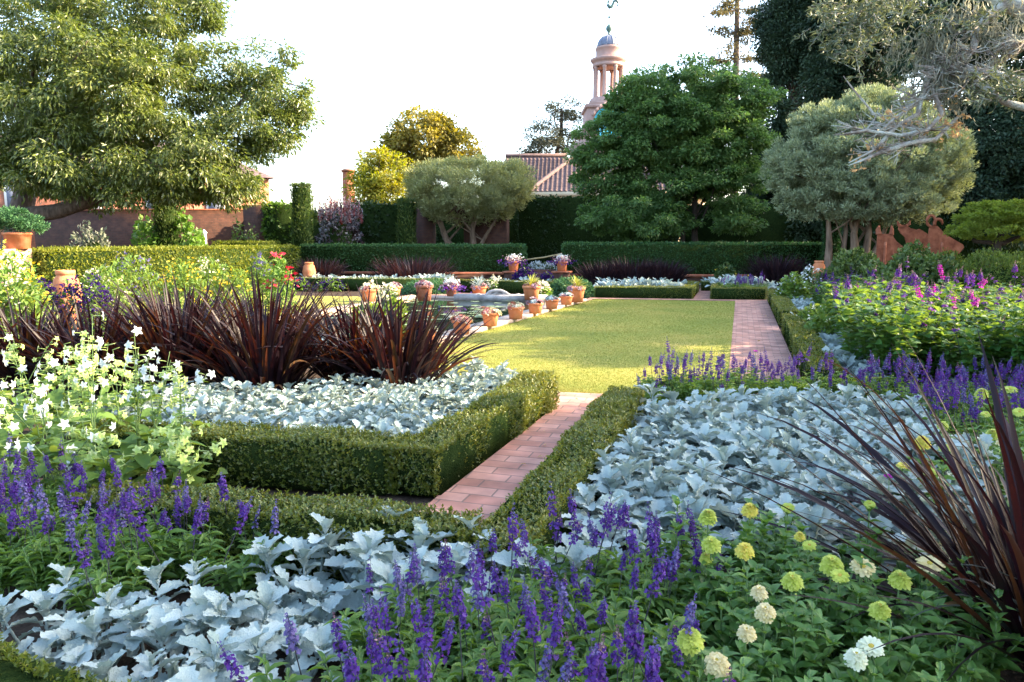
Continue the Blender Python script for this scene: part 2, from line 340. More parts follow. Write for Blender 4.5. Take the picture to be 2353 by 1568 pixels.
OVATE = grid_leaf(5, lambda t: .5*(math.sin(math.pi*min(1, .06+.93*t**.75))**.75)*(1 if t < .97 else .1), .25, .22, .01)
def dw(t): return (.045 if t < .16 else .5*min(1, .22 + 1.25*(t-.12)) * (1 - .62*max(0, t-.68)**1.2*3.0))
DUSTY = [grid_leaf(14, dw, .34, .26, .028, 5, .27, sd) for sd in (1, 2, 3, 4)]
DUSTY_LO = grid_leaf(4, dw, .30, .25, .03, 3, .15, 9)

def straps(mb, base, az, el0, length, width, bend, n=7, fold=.22, m=0, twist=.0, tipw=.02):
    "K arching sword leaves"
    K = len(az); t = np.linspace(0, 1, n+1)
    el = el0[:, None] - bend[:, None] * t[None]**1.6
    d = np.stack([np.cos(el)*np.cos(az)[:, None], np.cos(el)*np.sin(az)[:, None], np.sin(el)], 2)
    P = base[:, None] + np.concatenate([np.zeros((K,1,3)), np.cumsum((d[:, 1:]+d[:, :-1])/2, 1)], 1) * (length/n)[:, None, None]
    tw = (rng.normal(size=K)*twist)[:, None]*t[None]
    side = np.stack([-np.sin(az)[:, None]+0*el, np.cos(az)[:, None]+0*el, 0*el], 2)
    nm = np.cross(d, side); s2 = side*np.cos(tw)[..., None] + nm*np.sin(tw)[..., None]; n2 = np.cross(d, s2)
    wp = np.minimum(1, .55+1.6*t) * (1-t**2.6)*(1-tipw) + tipw*.3
    hw = (width[:, None]*wp[None])[..., None]/2
    L = P - s2*hw - n2*hw*fold*-1; Rr = P + s2*hw + n2*hw*fold; C = P
    V = np.stack([L, C, Rr], 2).reshape(K, -1, 3)
    F0 = np.array([[i*3+c, i*3+c+1, (i+1)*3+c+1, (i+1)*3+c] for i in range(n) for c in range(2)])
    F = (F0[None] + (np.arange(K)*3*(n+1))[:, None, None]).reshape(-1, 4)
    return mb.add(V.reshape(-1, 3), F, m)

# ------------------------------------------------------------------ trees
def crown(blobs, ncl, cr, nl, size, aspect=.45, up_bias=.6, droop=.3, shell=.55, mb=None, m=0, flat=.7, tmpl=RH, elong=1.0):
    "leaf clumps spread through ellipsoids [(centre, radii)]"
    mb = mb or MB(); vols = np.array([np.prod(b[1])**.7 for b in blobs]); vols /= vols.sum()
    which = rng.choice(len(blobs), ncl, p=vols); c = np.array([b[0] for b in blobs])[which]; r = np.array([b[1] for b in blobs], float)[which]
    d = unit(rnd(ncl)); rad = shell + (1-shell)*rng.random(ncl)**.6
    cc = c + d*r*rad[:, None]
    crs = cr*rng.uniform(.6, 1.35, ncl)
    idx = np.repeat(np.arange(ncl), nl); K = len(idx)
    off = unit(rnd(K))*(rng.random(K)**.45)[:, None]*crs[idx][:, None]*np.array([1, 1, flat*elong])
    P = cc[idx] + off
    outw = unit(P - c[idx]); dirs = unit(outw*.5 + unit(off)*.7 + rnd(K)*.5 - np.array([0,0,droop]))
    nrm = unit(np.array([0,0,up_bias]) + outw*.5 + rnd(K)*.55)
    L = size*rng.uniform(.65, 1.3, K)
    mb.inst(tmpl, P, frames(dirs, nrm), np.stack([L*aspect, L, L], 1), m)
    return mb, cc

def limbs(mb, base, top, r0, targets, nseg=7, r1=.35, wob=.25, tip=.18):
    base = np.array(base, float); top = np.array(top, float); t = np.linspace(0, 1, nseg)[:, None]
    pts = base + (top-base)*t + rnd(nseg)*wob*r0*np.minimum(t*3, 1)
    mb.tube(pts, np.linspace(r0, r0*r1, nseg)*np.r_[1.25, np.ones(nseg-1)], 9, rough=.12)
    for q in targets:
        k = int(rng.integers(max(1, nseg//2), nseg)); s = pts[k]; q = np.array(q, float)
        mid = (s+q)/2 + np.array([0, 0, -.08*np.linalg.norm(q-s)]) + rnd(1)[0]*.06*np.linalg.norm(q-s)
        tt = np.linspace(0, 1, 6)[:, None]; cv = (1-tt)**2*s + 2*tt*(1-tt)*mid + tt**2*q
        ra = r0*r1*rng.uniform(.45, .9)
        mb.tube(cv, np.linspace(ra, ra*tip, 6), 6, rough=.1)
    return pts

def tree(name, label, cat, base, top, r0, blobs, ncl, cr, nl, size, mat, bark='bark', group=None, nlimb=16, trunks=None, **kw):
    t = thing(name, label, cat, (base[0], base[1], 0), group)
    cb, cc = crown(blobs, ncl, cr, nl, size, **kw)
    tb = MB(); sel = cc[rng.choice(len(cc), min(nlimb, len(cc)), replace=False)]
    for (b_, t_, r_) in (trunks or [(base, top, r0)]):
        near = sel[:max(2, nlimb//len(trunks or [1]))]; sel = np.roll(sel, -len(near), 0)
        limbs(tb, b_, t_, r_, near)
    obj('trunk', tb, M[bark], t, True); obj('crown', cb, M[mat], t)
    return t

def EB(x, y, dep, rx, ry, k=1.0):
    "ellipsoid of foliage whose centre stands at a survey point; radii given as seen"
    s = dep/CF; return (at(x, y, dep), (rx*s, rx*s*k, ry*s))

# ------------------------------------------------------------------ hedges
def hedge(name, label, quads, z0, z1, dens, size, mat, group=None, cat='hedge', aspect=.5, wav=.02, topmat=None, sprig=False):
    "clipped hedge over plan quads (each four corners, counter-clockwise)"
    core = MB(); lv = MB(); allq = [np.array(q, float)[:, :2] for q in quads]
    for q in allq:
        c = q.mean(0); core.prism(c + (q-c)*(1 - .05/np.linalg.norm(q-c, axis=1)[:, None]), z0, z1-.035)
        faces = [(q[i], q[(i+1) % 4]) for i in range(4)]
        P = []; Nn = []
        ar = abs(np.cross(q[1]-q[0], q[3]-q[0])); n = int(ar*dens); u, v = rng.random((n,1)), rng.random((n,1))
        p = (q[0]*(1-u)+q[1]*u)*(1-v) + (q[3]*(1-u)+q[2]*u)*v
        P.append(np.c_[p, np.full(n, z1)]); Nn.append(np.tile([0,0,1.0], (n,1)))
        for a, b in faces:
            ln = np.linalg.norm(b-a); n = int(ln*(z1-z0)*dens); u = rng.random((n,1)); e = (b-a)/ln
            P.append(np.c_[a+(b-a)*u, z0+(z1-z0)*rng.random(n)]); Nn.append(np.tile([e[1], -e[0], 0], (n,1)))
        P = np.vstack(P); Nn = np.vstack(Nn)
        keep = np.ones(len(P), bool)
        for o in allq:
            if o is q: continue
            ins = np.ones(len(P), bool)
            for i in range(4):
                a, b = o[i], o[(i+1) % 4]; ins &= ((b[0]-a[0])*(P[:,1]-a[1]) - (b[1]-a[1])*(P[:,0]-a[0])) > .02
            keep &= ~(ins & (P[:,2] < z1 - .01)) & ~(ins & (P[:,2] >= z1-.01) & (id(o) < id(q)))
        P, Nn = P[keep], Nn[keep]
        P = P + Nn*((np.sin(P[:,0]*7+P[:,2]*5)+np.sin(P[:,1]*6.3+1)+np.sin(P[:,0]*2.1+P[:,1]*1.7)*1.2)*wav*.5 + rng.normal(size=len(P))*size*.35)[:, None] - Nn*wav
        K = len(P)
        if sprig:     # a shoot of paired leaves
            for j in range(6):
                d0 = unit(Nn*.6 + np.array([0,0,.75]) + rnd(K)*.35) if j == 0 else d0
                pp = P + d0*(size*.5*(j//2)); ang = rng.random(K)*6.28
                s1 = unit(np.cross(d0, rnd(K))); dirs = unit(d0*.75 + s1*(1 if j % 2 else -1)*.8)
                L = size*rng.uniform(.7, 1.15, K)
                lv.inst(RH, pp, frames(dirs, unit(Nn*.5+d0+rnd(K)*.4)), np.stack([L*aspect, L, L], 1))
        else:
            d0 = unit(Nn*.5 + rnd(K)*.6 + np.array([0,0,.35])); L = size*rng.uniform(.6, 1.4, K)
            lv.inst(RH, P, frames(d0, unit(Nn*.8+rnd(K)*.5)), np.stack([L*aspect, L, L], 1))
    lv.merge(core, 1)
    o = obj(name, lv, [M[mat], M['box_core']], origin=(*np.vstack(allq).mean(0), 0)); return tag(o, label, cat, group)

# ------------------------------------------------------------------ bed plants
def dusty_mesh(v, big=1.0):
    "rosettes of felted silver leaves on short stems"
    mb = MB(); r = .10
    for k in range(5 if v % 2 else 6):
        a = k*2.4+v; st = np.array([math.cos(a)*r*(.3+.7*(k > 0)), math.sin(a)*r*(.3+.7*(k > 0)), 0]); h = rng.uniform(.08, .20) + (.04 if k == 0 else 0)
        tip = st*1.5+np.array([0,0,h]); mb.tube([st*.5, st*1.1+np.array([0,0,h*.5]), tip], [.006,.005,.004], 5)
        n = 10; az = np.arange(n)*2.39+rng.random(); f = np.arange(n)/n
        el = R(16) + R(62)*f + rng.normal(size=n)*.22
        d = np.stack([np.cos(az)*np.cos(el), np.sin(az)*np.cos(el), np.sin(el)], 1) + np.r_[st[:2]*1.5, 0]
        nrm = np.stack([-np.cos(az)*np.sin(el), -np.sin(az)*np.sin(el), np.cos(el)], 1) + rnd(n)*.28
        L = (.128 - .05*f)*rng.uniform(.65, 1.3, n)*big
        P = tip + np.c_[np.zeros((n,2)), -.07+.08*f]
        for q in range(4):
            s_ = np.arange(n) % 4 == q; mb.inst(DUSTY[q], P[s_], frames(d[s_], nrm[s_]), np.stack([L*.66, L, L*1.1], 1)[s_])
    return mb.mesh('silver_leaves', M['dusty'], True)
def dusty_far_mesh():
    mb = MB(); n = 40; az = rng.random(n)*6.28; el = rng.uniform(.1, 1.2, n)
    d = np.stack([np.cos(az)*np.cos(el), np.sin(az)*np.cos(el), np.sin(el)], 1)
    L = rng.uniform(.10, .16, n); P = np.c_[rng.normal(size=(n,2))*.07, rng.uniform(.08, .2, n)]
    mb.inst(DUSTY_LO, P, frames(d, np.array([0,0,1.0])+rnd(n)*.4), np.stack([L*.6, L, L], 1)); return mb.mesh('silver_leaves', M['dusty_far'])

def spike_mesh(v, cols=('salvia_stem', 'violet', 'bud_violet')):
    "flower spike: stem with whorls of small two-lipped flowers, buds at the tip"
    mb = MB(); ped = .07+.02*v; ln = .10+.025*(v % 4); nw = 9+2*(v % 3)
    mb.tube([[0,0,-.06],[.002,0,ped*.5],[rng.normal()*.006, rng.normal()*.006, ped+ln]], [.0026,.0024,.0012], 5, 0)
    fl = MB(); 
    for i in range(nw):
        t = i/(nw-1); z = ped + ln*(t**.95); rr = .0125*(1-.6*t) + .002; n = 8 if t < .75 else 6
        if (rng.random() < .2 or (t < .3 and i % 2)) and t < .7: continue
        az = rng.random()*6.28+np.arange(n)*2*math.pi/n+rng.normal(size=n)*.25
        o = np.stack([np.cos(az), np.sin(az), 0*az], 1); P = np.array([0,0,z])+o*.002+rnd(n)*.0014
        if t > .80:
            d = unit(o*.7+np.array([0,0,.8])); L = np.full(n, .011*(1.3-t*.6)); mb.inst(RH, P, frames(d, o+rnd(n)*.2), np.stack([L*.8, L, L], 1), 2)
            continue
        d = unit(o+np.array([0,0,.35])+rnd(n)*.25); L = rng.uniform(.8, 1.25, n)*(rr+.004)*1.15
        mb.inst(RH, P, frames(d, np.array([0,0,1.0])+rnd(n)*.3), np.stack([L*.55, L, L], 1), 2 if t > .62 else 1)       # calyx tube / hood
        P2 = P + d*L[:, None]*.72; d2 = unit(o*.8+np.array([0,0,-.75])+rnd(n)*.3)
        mb.inst(RH, P2, frames(d2, o+np.array([0,0,.7])+rnd(n)*.3), np.stack([L*.95, L*.85, L], 1), 1)                  # lower lip
    return mb.mesh('flower_spike', [M[c] for c in cols])

def salvia_foliage(h=.34, ns=9, L0=.085, mat='salvia_leaf', spread=.13, wid=.30, tmpl=LANCE, gap=.034):
    mb = MB()
    for k in range(ns):
        a = k*2.4+rng.random(); rr = spread*math.sqrt((k+.3)/ns); b0 = np.array([math.cos(a)*rr*.5, math.sin(a)*rr*.5, 0]); t1 = np.array([math.cos(a)*rr*1.35, math.sin(a)*rr*1.35, h*rng.uniform(.75, 1.05)])
        mb.tube([b0, (b0+t1)/2+np.array([0,0,.02]), t1], [.004,.0035,.002], 4, 1)
        n = int(h/gap); 
        for j in range(n):
            t = .2+.8*j/n; p = b0*(1-t)+t1*t; aa = j*1.57+a; nn = 4 if j % 2 else 2
            az = aa+np.arange(nn)*2*math.pi/nn+rng.normal(size=nn)*.2; el = rng.uniform(.0, .55, nn)+.35*(t > .85)
            d = np.stack([np.cos(az)*np.cos(el), np.sin(az)*np.cos(el), np.sin(el)], 1); L = L0*rng.uniform(.6, 1.15, nn)*(1.0 if t < .9 else .65)
            mb.inst(tmpl, np.tile(p, (nn,1)), frames(d, np.array([0,0,1.0])+rnd(nn)*.3), np.stack([L*wid, L, L], 1), 0)
    return mb.mesh('foliage', [M[mat], M['nic_stem']])
SPIKES = [spike_mesh(v) for v in range(5)]+[spike_mesh(2, ('salvia_stem', 'bud_violet', 'bud_violet')), spike_mesh(1, ('salvia_stem', 'violet', 'sage_calyx'))]
SAGES = [salvia_foliage(.33), salvia_foliage(.30, 8), salvia_foliage(.36, 10)]

def salvia_plant(loc, label, group, k=4, sc=1.0, rz=None, lean=.17, zt=.30):
    "one sage plant: foliage and its flower spikes"
    t = thing('salvia_plant', label, 'flowering plant', loc, group, rng.random()*6.28 if rz is None else rz); t.scale = (sc,)*3
    f = obj('foliage', SAGES[rng.integers(3)], None, t)
    for i in range(k):
        s = obj('flower_spike', SPIKES[rng.integers(7)], None, t); a = rng.random()*6.28; r_ = .15*math.sqrt(rng.random())
        s.location = (math.cos(a)*r_, math.sin(a)*r_, zt*rng.uniform(.62, 1.2)); s.rotation_euler = (rng.normal()*lean, rng.normal()*lean, rng.random()*6.28); q = rng.uniform(.8, 1.25); s.scale = (q*.72, q*.72, q*.9)
    return t

def jitter(poly, spacing, j=.35):
    "points of a loose grid inside a plan polygon"
    P = np.array([p[:2] for p in poly], float); lo, hi = P.min(0), P.max(0); out = []
    row = 0; y = lo[1]
    while y < hi[1]:
        x = lo[0] + (spacing/2 if row % 2 else 0)
        while x < hi[0]:
            q = np.array([x, y])+rng.uniform(-j, j, 2)*spacing; ins = False
            for i in range(len(P)):
                a, b = P[i], P[i-1]
                if (a[1] > q[1]) != (b[1] > q[1]) and q[0] < (b[0]-a[0])*(q[1]-a[1])/(b[1]-a[1])+a[0]: ins = not ins
            if ins: out.append(q)
            x += spacing
        y += spacing*.87; row += 1
    return out

def phormium(loc, label, group=None, n=75, ln=(.8,1.35), wid=.042, mat='phormium', bend=(.2,1.1), el=(.75,1.5), az=None, rad=.10):
    mb = MB(); a = rng.random(n)*6.28 if az is None else rng.uniform(az[0], az[1], n)
    rr = rad*np.sqrt(rng.random(n)); b = np.stack([np.cos(a)*rr, np.sin(a)*rr, 0*a], 1)+np.array([loc[0], loc[1], loc[2] if len(loc) > 2 else 0])
    straps(mb, b, a, rng.uniform(*el, n), rng.uniform(*ln, n), wid*rng.uniform(.7, 1.2, n), rng.uniform(*bend, n), 8, .35, 0, .5)
    k = max(4, n//16); a = rng.random(k)*6.28; straps(mb, np.stack([np.cos(a)*rad*.8, np.sin(a)*rad*.8, 0*a], 1)+np.array([loc[0], loc[1], .03]), a, rng.uniform(.35, 1.1, k), rng.uniform(.6, .9, k)*ln[0]/.8, wid*rng.uniform(.5, .9, k), rng.uniform(1.2, 2.3, k), 9, .3, 1, 1.2)
    t = obj('phormium', mb, [M[mat], M['dry_strap']], origin=(loc[0], loc[1], loc[2] if len(loc) > 2 else 0)); return tag(t, label, 'strap plant', group)

def mound(name, label, cat, c, r, n, size, mat, aspect=.5, up_bias=.4, group=None, lump=.12, extra=None, tmpl=RH, droop=.1, core=True):
    "rounded shrub: leafy shell with lumps over a dark heart"
    mb = MB(); d = unit(rnd(n)); d[:, 2] = np.abs(d[:, 2])*1.0-.08; d = unit(d); r = np.array(r, float); c = np.array(c, float)
    ph = rng.random(6)*6.28
    lum = 1 + lump*(np.sin(d[:,0]*7+ph[0])*np.sin(d[:,1]*7+ph[1])+.6*np.sin(d[:,2]*9+ph[2]+d[:,0]*5)) + rng.normal(size=n)*.035
    lum *= 1 - .22*rng.random(n)**3
    P = c + d*r*lum[:, None]
    dirs = unit(d*.7+rnd(n)*.6+np.array([0,0,.25-droop])); L = size*rng.uniform(.6, 1.3, n)
    mb.inst(tmpl, P, frames(dirs, unit(d*.7+np.array([0,0,up_bias])+rnd(n)*.45)), np.stack([L*aspect, L, L], 1), 0)
    mats = [M[mat], M['box_core']]
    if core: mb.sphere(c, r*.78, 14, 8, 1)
    if extra:
        em, en, es = extra; q = rng.choice(n, en, replace=False)
        for k in range(4):
            dd = unit(d[q]*.6+rnd(en)); LL = es*rng.uniform(.7, 1.2, en); mb.inst(RH, P[q]+d[q]*es*.6, frames(dd, unit(d[q]+rnd(en)*.4)), np.stack([LL*.8, LL, LL], 1), 2)
        mats.append(M[em])
    return tag(obj(name, mb, mats, origin=(c[0], c[1], 0)), label, cat, group)
# ================================================================== THE SETTING
def lawnmat():
    m, nt, b, out = newmat('lawn'); L = nt.links; N = nt.nodes
    tc = N.new('ShaderNodeTexCoord'); o = []
    for sc, st in ((.55, (1,1,1)), (9, (1,1,1)), (70, (1,.6,1))):
        mp = N.new('ShaderNodeMapping'); mp.inputs['Scale'].default_value = st; L.new(tc.outputs['Object'], mp.inputs[0])
        n = N.new('ShaderNodeTexNoise'); n.inputs['Scale'].default_value = sc; n.inputs['Detail'].default_value = 4; L.new(mp.outputs[0], n.inputs['Vector']); o.append(n.outputs[0])
    a = N.new('ShaderNodeMath'); a.operation = 'MULTIPLY_ADD'; L.new(o[1], a.inputs[0]); a.inputs[1].default_value = .5; L.new(o[0], a.inputs[2])
    a2 = N.new('ShaderNodeMath'); a2.operation = 'MULTIPLY_ADD'; L.new(o[2], a2.inputs[0]); a2.inputs[1].default_value = .4; L.new(a.outputs[0], a2.inputs[2])
    mr = N.new('ShaderNodeMapRange'); mr.inputs[1].default_value = .6; mr.inputs[2].default_value = 1.3; L.new(a2.outputs[0], mr.inputs[0])
    L.new(ramp(nt, mr.outputs[0], [(.12,.16,.032),(.20,.225,.045),(.30,.275,.065),(.40,.30,.10)]), b.inputs['Base Color'])
    b.inputs['Roughness'].default_value = .9; b.inputs['Specular IOR Level'].default_value = .15
    bp = N.new('ShaderNodeBump'); bp.inputs['Strength'].default_value = .8; bp.inputs['Distance'].default_value = .02; L.new(o[2], bp.inputs['Height']); L.new(bp.outputs[0], b.inputs['Normal'])
    return m
M['lawn'] = lawnmat()
M['blade'] = leafmat('grass_blade', [(.13,.17,.03),(.21,.235,.045),(.38,.30,.085)], [(.2,.26,.03),(.34,.3,.06)], .3, .6, .25, .6, .7)
def watermat():
    m, nt, b, out = newmat('water'); b.inputs['Base Color'].default_value = (.012,.022,.016,1); b.inputs['Roughness'].default_value = .04; b.inputs['IOR'].default_value = 1.33
    n = nt.nodes.new('ShaderNodeTexNoise'); n.inputs['Scale'].default_value = 3; bp = nt.nodes.new('ShaderNodeBump'); bp.inputs['Strength'].default_value = .04
    nt.links.new(n.outputs[0], bp.inputs['Height']); nt.links.new(bp.outputs[0], b.inputs['Normal']); return m
M['water'] = watermat()

def sheet(name, P, z, mat, sub=None):
    mb = MB(); mb.add(np.c_[np.array(P, float)[:, :2], np.full(len(P), z)], [list(range(len(P)))]); return struct(name, mb, M[mat])
# bare earth of the beds and beyond, gently uneven, out to the horizon
gm = MB(); xs = np.r_[-900, -300, -100, -40, np.linspace(-14, 8, 89), 30, 100, 300, 900]; ys = np.r_[-200, -50, -10, np.linspace(0, 26, 105), 40, 80, 200, 500, 1200]
gx, gy = np.meshgrid(xs, ys); gz = -.02 + .012*np.sin(gx*5+gy*3)*np.sin(gy*4.1-gx)
nx, ny = len(xs), len(ys)
gm.add(np.stack([gx, gy, gz], 2).reshape(-1, 3), [[j*nx+i, j*nx+i+1, (j+1)*nx+i+1, (j+1)*nx+i] for j in range(ny-1) for i in range(nx-1)])
struct('ground', gm, M['soil'], True)
def edge(y): return -4.68 + (y-10.74)*.0667          # lawn side of the pond coping
LAWN = [(edge(7.9), 7.9), (-.08, 8.0), (-.08, 21.55), (edge(21.2), 21.1)]
sheet('lawn', LAWN, .006, 'lawn')
sheet('lawn_beyond_pond', [(-16, 11), (-9.6, 11), (-9.2, 20.3), (-16, 19.4)], .006, 'lawn')
sheet('brick_path', [(-.08, 8.4), (.78, 8.4), (.78, 22.3), (-.08, 22.1)], .012, 'brick_path')
sheet('brick_path_narrow', [(-1.86, 3.4), (-1.15, 3.4), (-1.12, 8.03), (-1.86, 7.93)], .014, 'brick_path_x')
sheet('brick_path_cross', [(-5.5, 3.25), (-1.86, 3.45), (-1.86, 4.1), (-5.5, 3.85)], .010, 'brick_path_x')
sheet('brick_path_far', [(edge(21.1)-.2, 21.12), (.78, 21.75), (.78, 22.1), (edge(21.1)-.2, 21.6)], .016, 'brick_path')
sheet('brick_path_gap', [(-1.25, 22.0), (-.78, 22.05), (-.8, 27.5), (-1.3, 27.5)], .018, 'brick_path')
sheet('brick_terrace', [(-9.2, 20.45), (edge(20.3), 20.4), (edge(21), 21.05), (-9.4, 22.6)], .010, 'brick_path')
# short grass stuff on the lawn
K = 260000; u = rng.random(K); yy = 7.95 + 13.4*u**1.8; xx = edge(yy)-.012 + rng.random(K)*(-.05-edge(yy))
gb = MB(); h = rng.uniform(.008, .022, K); a = rng.random(K)*6.28; wv = rng.uniform(.002, .0042, K)*(1+u*1.2); ln = rnd(K, 2)*.012
V = np.stack([np.stack([xx-np.cos(a)*wv, yy-np.sin(a)*wv, np.full(K, .004)], 1), np.stack([xx+np.cos(a)*wv, yy+np.sin(a)*wv, np.full(K, .004)], 1), np.stack([xx+ln[:,0], yy+ln[:,1], h], 1)], 1)
gb.add(V.reshape(-1, 3), np.arange(K*3).reshape(-1, 3)); tag(obj('grass', gb, M['blade']), 'short mown grass of the sunlit lawn beside the pond', 'grass', kind='stuff')
# pond
sheet('pond_water', [(-9.2, 10.2), (edge(10)-.45, 10.2), (edge(20.2)-.4, 20.2), (-9.0, 20.2)], .014, 'water')
cp = MB()
def cap(P, z0=0.0, z1=.075): cp.prism(P, z0, z1)
n = 12
for i in range(n):
    y0, y1 = 8.6+i*(19.95-8.6)/n+.004, 8.6+(i+1)*(19.95-8.6)/n-.004
    cap([(edge(y0)-.46, y0), (edge(y0)-.01, y0), (edge(y1)-.01, y1), (edge(y1)-.46, y1)])
cap([(-8.9, 19.96), (edge(20)-.02, 19.96), (edge(20.3), 20.38), (-9.2, 20.4)])
cap([(-9.6, 10.2), (-9.15, 10.2), (-8.95, 19.9), (-9.4, 20.38)])
struct('pond_coping', cp, M['coping'])

# -------------------------------------------------- box edging around the beds
hedge('box_hedge', 'low box hedge bending round the silver bed left of the narrow brick path', [[(-2.18, 4.32), (-1.84, 4.35), (-1.74, 7.2), (-2.08, 7.2)], [(-4.6, 4.08), (-2.17, 4.32), (-2.17, 4.70), (-4.6, 4.46)]], 0, .34, 2300, .023, 'box', sprig=True, wav=.03)
hedge('box_hedge', 'low box hedge crossing in front of the near end of the narrow brick path', [[(-3.4, 2.95), (-1.2, 3.12), (-1.2, 3.42), (-3.4, 3.27)], ], 0, .33, 2500, .023, 'box', sprig=True, wav=.03)
hedge('box_hedge', 'low box hedge along the right side of the narrow brick path with yellow tips', [[(-1.19, 3.06), (-.86, 3.06), (-.82, 6.9), (-1.14, 6.9)]], 0, .31, 2500, .023, 'box', sprig=True, wav=.035)
hedge('box_hedge', 'low box hedge in the bottom left corner in front of the silver plants', [[(-2.9, 1.42), (-1.8, 1.42), (-1.8, 1.78), (-2.9, 1.93)]], 0, .27, 2600, .023, 'box', sprig=True, wav=.04)
hedge('box_hedge', 'long low box hedge beside the near half of the main brick path', [[(.79, 8.6), (1.12, 8.6), (1.14, 14.75), (.80, 14.75)]], 0, .33, 3000, .024, 'box', wav=.02)
hedge('box_hedge', 'low box hedge beside the far half of the main brick path', [[(.79, 15.5), (1.15, 15.5), (1.14, 21.9), (.80, 21.9)], [(1.1, 15.5), (1.9, 15.5), (1.9, 15.85), (1.1, 15.85)]], 0, .33, 2200, .028, 'box', wav=.02)
hedge('box_hedge', 'low box hedge in front of the far silver bed beyond the lawn', [[(-4.1, 21.65), (-1.26, 22.05), (-1.26, 22.45), (-4.1, 22.05)], [(-1.62, 22.4), (-1.26, 22.4), (-1.26, 25.4), (-1.62, 25.4)]], 0, .34, 1700, .03, 'box', wav=.02)
hedge('box_hedge', 'low box hedge at the far end of the main brick path', [[(-.78, 22.1), (.78, 22.3), (.78, 22.65), (-.78, 22.45)], [(-.78, 22.4), (-.45, 22.4), (-.45, 25.4), (-.78, 25.4)]], 0, .34, 1700, .03, 'box', wav=.02)
hedge('box_hedge', 'small low box hedge closing the gap between the two far box hedged beds', [[(-1.24, 25.5), (-.8, 25.5), (-.8, 25.9), (-1.24, 25.9)]], 0, .34, 900, .028, 'box')
hedge('box_hedge', 'low box hedge behind the pond fountain', [[(-8.9, 22.8), (-5.1, 22.9), (-5.1, 23.3), (-8.9, 23.2)]], 0, .40, 900, .028, 'box')
hedge('box_hedge', 'low box hedge left of the pond beyond the dark strap leaves', [[(-15, 22.0), (-9.3, 23.0), (-9.3, 23.5), (-15, 22.5)]], 0, .42, 700, .03, 'box')

# -------------------------------------------------- tall clipped yew hedges
def P2(x, y, d): return tuple(at(x, y, d)[:2])
def zz(y, d): return at(1176, y, d)[2]
dL = 31.0; a, b = P2(690, 600, dL+1.8), P2(1200, 600, 31.2)
def wallquad(a, b, th):
    a, b = np.array(a), np.array(b); e = (b-a)/np.linalg.norm(b-a); nrm = np.array([-e[1], e[0]])
    return [tuple(a), tuple(b), tuple(b+nrm*th), tuple(a+nrm*th)]
hedge('yew_hedge', 'tall clipped dark yew hedge left of the pot flanked steps', [wallquad(a, b, 1.1)], 0, zz(565.5, 31.6), 560, .085, 'yew', wav=.012)
a, b = P2(1293, 600, 30.8), P2(1893, 600, 29.4)
hedge('yew_hedge', 'tall clipped dark yew hedge right of the pot flanked steps', [wallquad(a, b, 1.1)], 0, zz(561.5, 30.2), 560, .085, 'yew', wav=.012)
a, b = P2(56, 600, 20.2), P2(112, 600, 19.7); c_ = P2(690, 600, 32.2); c2 = P2(640, 600, 32.6)
hedge('yew_hedge', 'long sunlit clipped hedge along the left flower border', [[a, b, c_, c2]], 0, zz(577, 20), 520, .085, 'yew_sunlit', wav=.012)
hedge('yew_hedge', 'short flat topped hedge block in front of the left brick wall', [wallquad(P2(488, 560, 33), P2(615, 560, 32.6), 1.2)], 0, zz(558, 33), 520, .085, 'yew_sunlit', wav=.012)
hedge('yew_hedge', 'dark narrow hedge end beside the big olive trunks', [wallquad(P2(1893, 560, 28), P2(1925, 560, 27.8), 1.5)], 0, zz(480, 28), 400, .10, 'yew', wav=.02)

# -------------------------------------------------- walls, steps
def wall(name, label, a, b, th, z0, z1, mat, capm=None, pil=0, cat='wall'):
    q = wallquad(a, b, th); t = thing(name, label, cat, (*np.mean(q, 0), 0))
    m = MB(); m.prism(q, z0, z1)
    if pil:
        A, B_ = np.array(a), np.array(b); e = (B_-A)/np.linalg.norm(B_-A); nr = np.array([-e[1], e[0]])
        for i in range(pil):
            c = A + (B_-A)*(i+.5)/pil - nr*.02; m.prism([tuple(c-e*.25-nr*.05), tuple(c+e*.25-nr*.05), tuple(c+e*.25+nr*.018), tuple(c-e*.25+nr*.018)], z0, z1-.02)
    obj('wall_body', m, M[mat], t)
    if capm:
        c = MB(); qc = np.array(q); mid = qc.mean(0); e = unit(np.array(b)-np.array(a)); nr = np.array([-e[1], e[0]])
        c.prism([q[0]-nr*.1, q[1]-nr*.1, q[2]+nr*.1, q[3]+nr*.1], z1+.002, z1+.09); obj('coping_course', c, M[capm], t)
    return t
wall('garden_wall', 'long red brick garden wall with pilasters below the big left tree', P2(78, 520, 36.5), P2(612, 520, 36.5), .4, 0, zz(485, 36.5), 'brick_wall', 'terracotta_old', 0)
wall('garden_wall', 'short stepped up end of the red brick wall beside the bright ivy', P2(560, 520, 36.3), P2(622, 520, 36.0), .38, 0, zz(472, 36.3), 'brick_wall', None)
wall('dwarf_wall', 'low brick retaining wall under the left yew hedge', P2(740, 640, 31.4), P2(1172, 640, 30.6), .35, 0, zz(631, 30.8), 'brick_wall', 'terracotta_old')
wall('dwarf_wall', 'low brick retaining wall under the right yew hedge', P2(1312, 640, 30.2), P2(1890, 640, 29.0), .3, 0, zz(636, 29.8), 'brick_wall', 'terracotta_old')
for x, lab in ((1180, 'small brick pier left of the far steps carrying a flower pot'), (1291, 'small brick pier right of the far steps carrying a flower pot')):
    t = thing('brick_pier', lab, 'pier', (*P2(x, 640, 30.0), 0)); d = 30.0; c = P2(x, 640, d)
    obj('pier_body', MB().box((*c, zz(627, d)/2), (.62, .62, zz(627, d))), M['brick_wall'], t); obj('pier_cap', MB().box((*c, zz(627, d)+.035), (.72, .72, .066)), M['terracotta_old'], t)
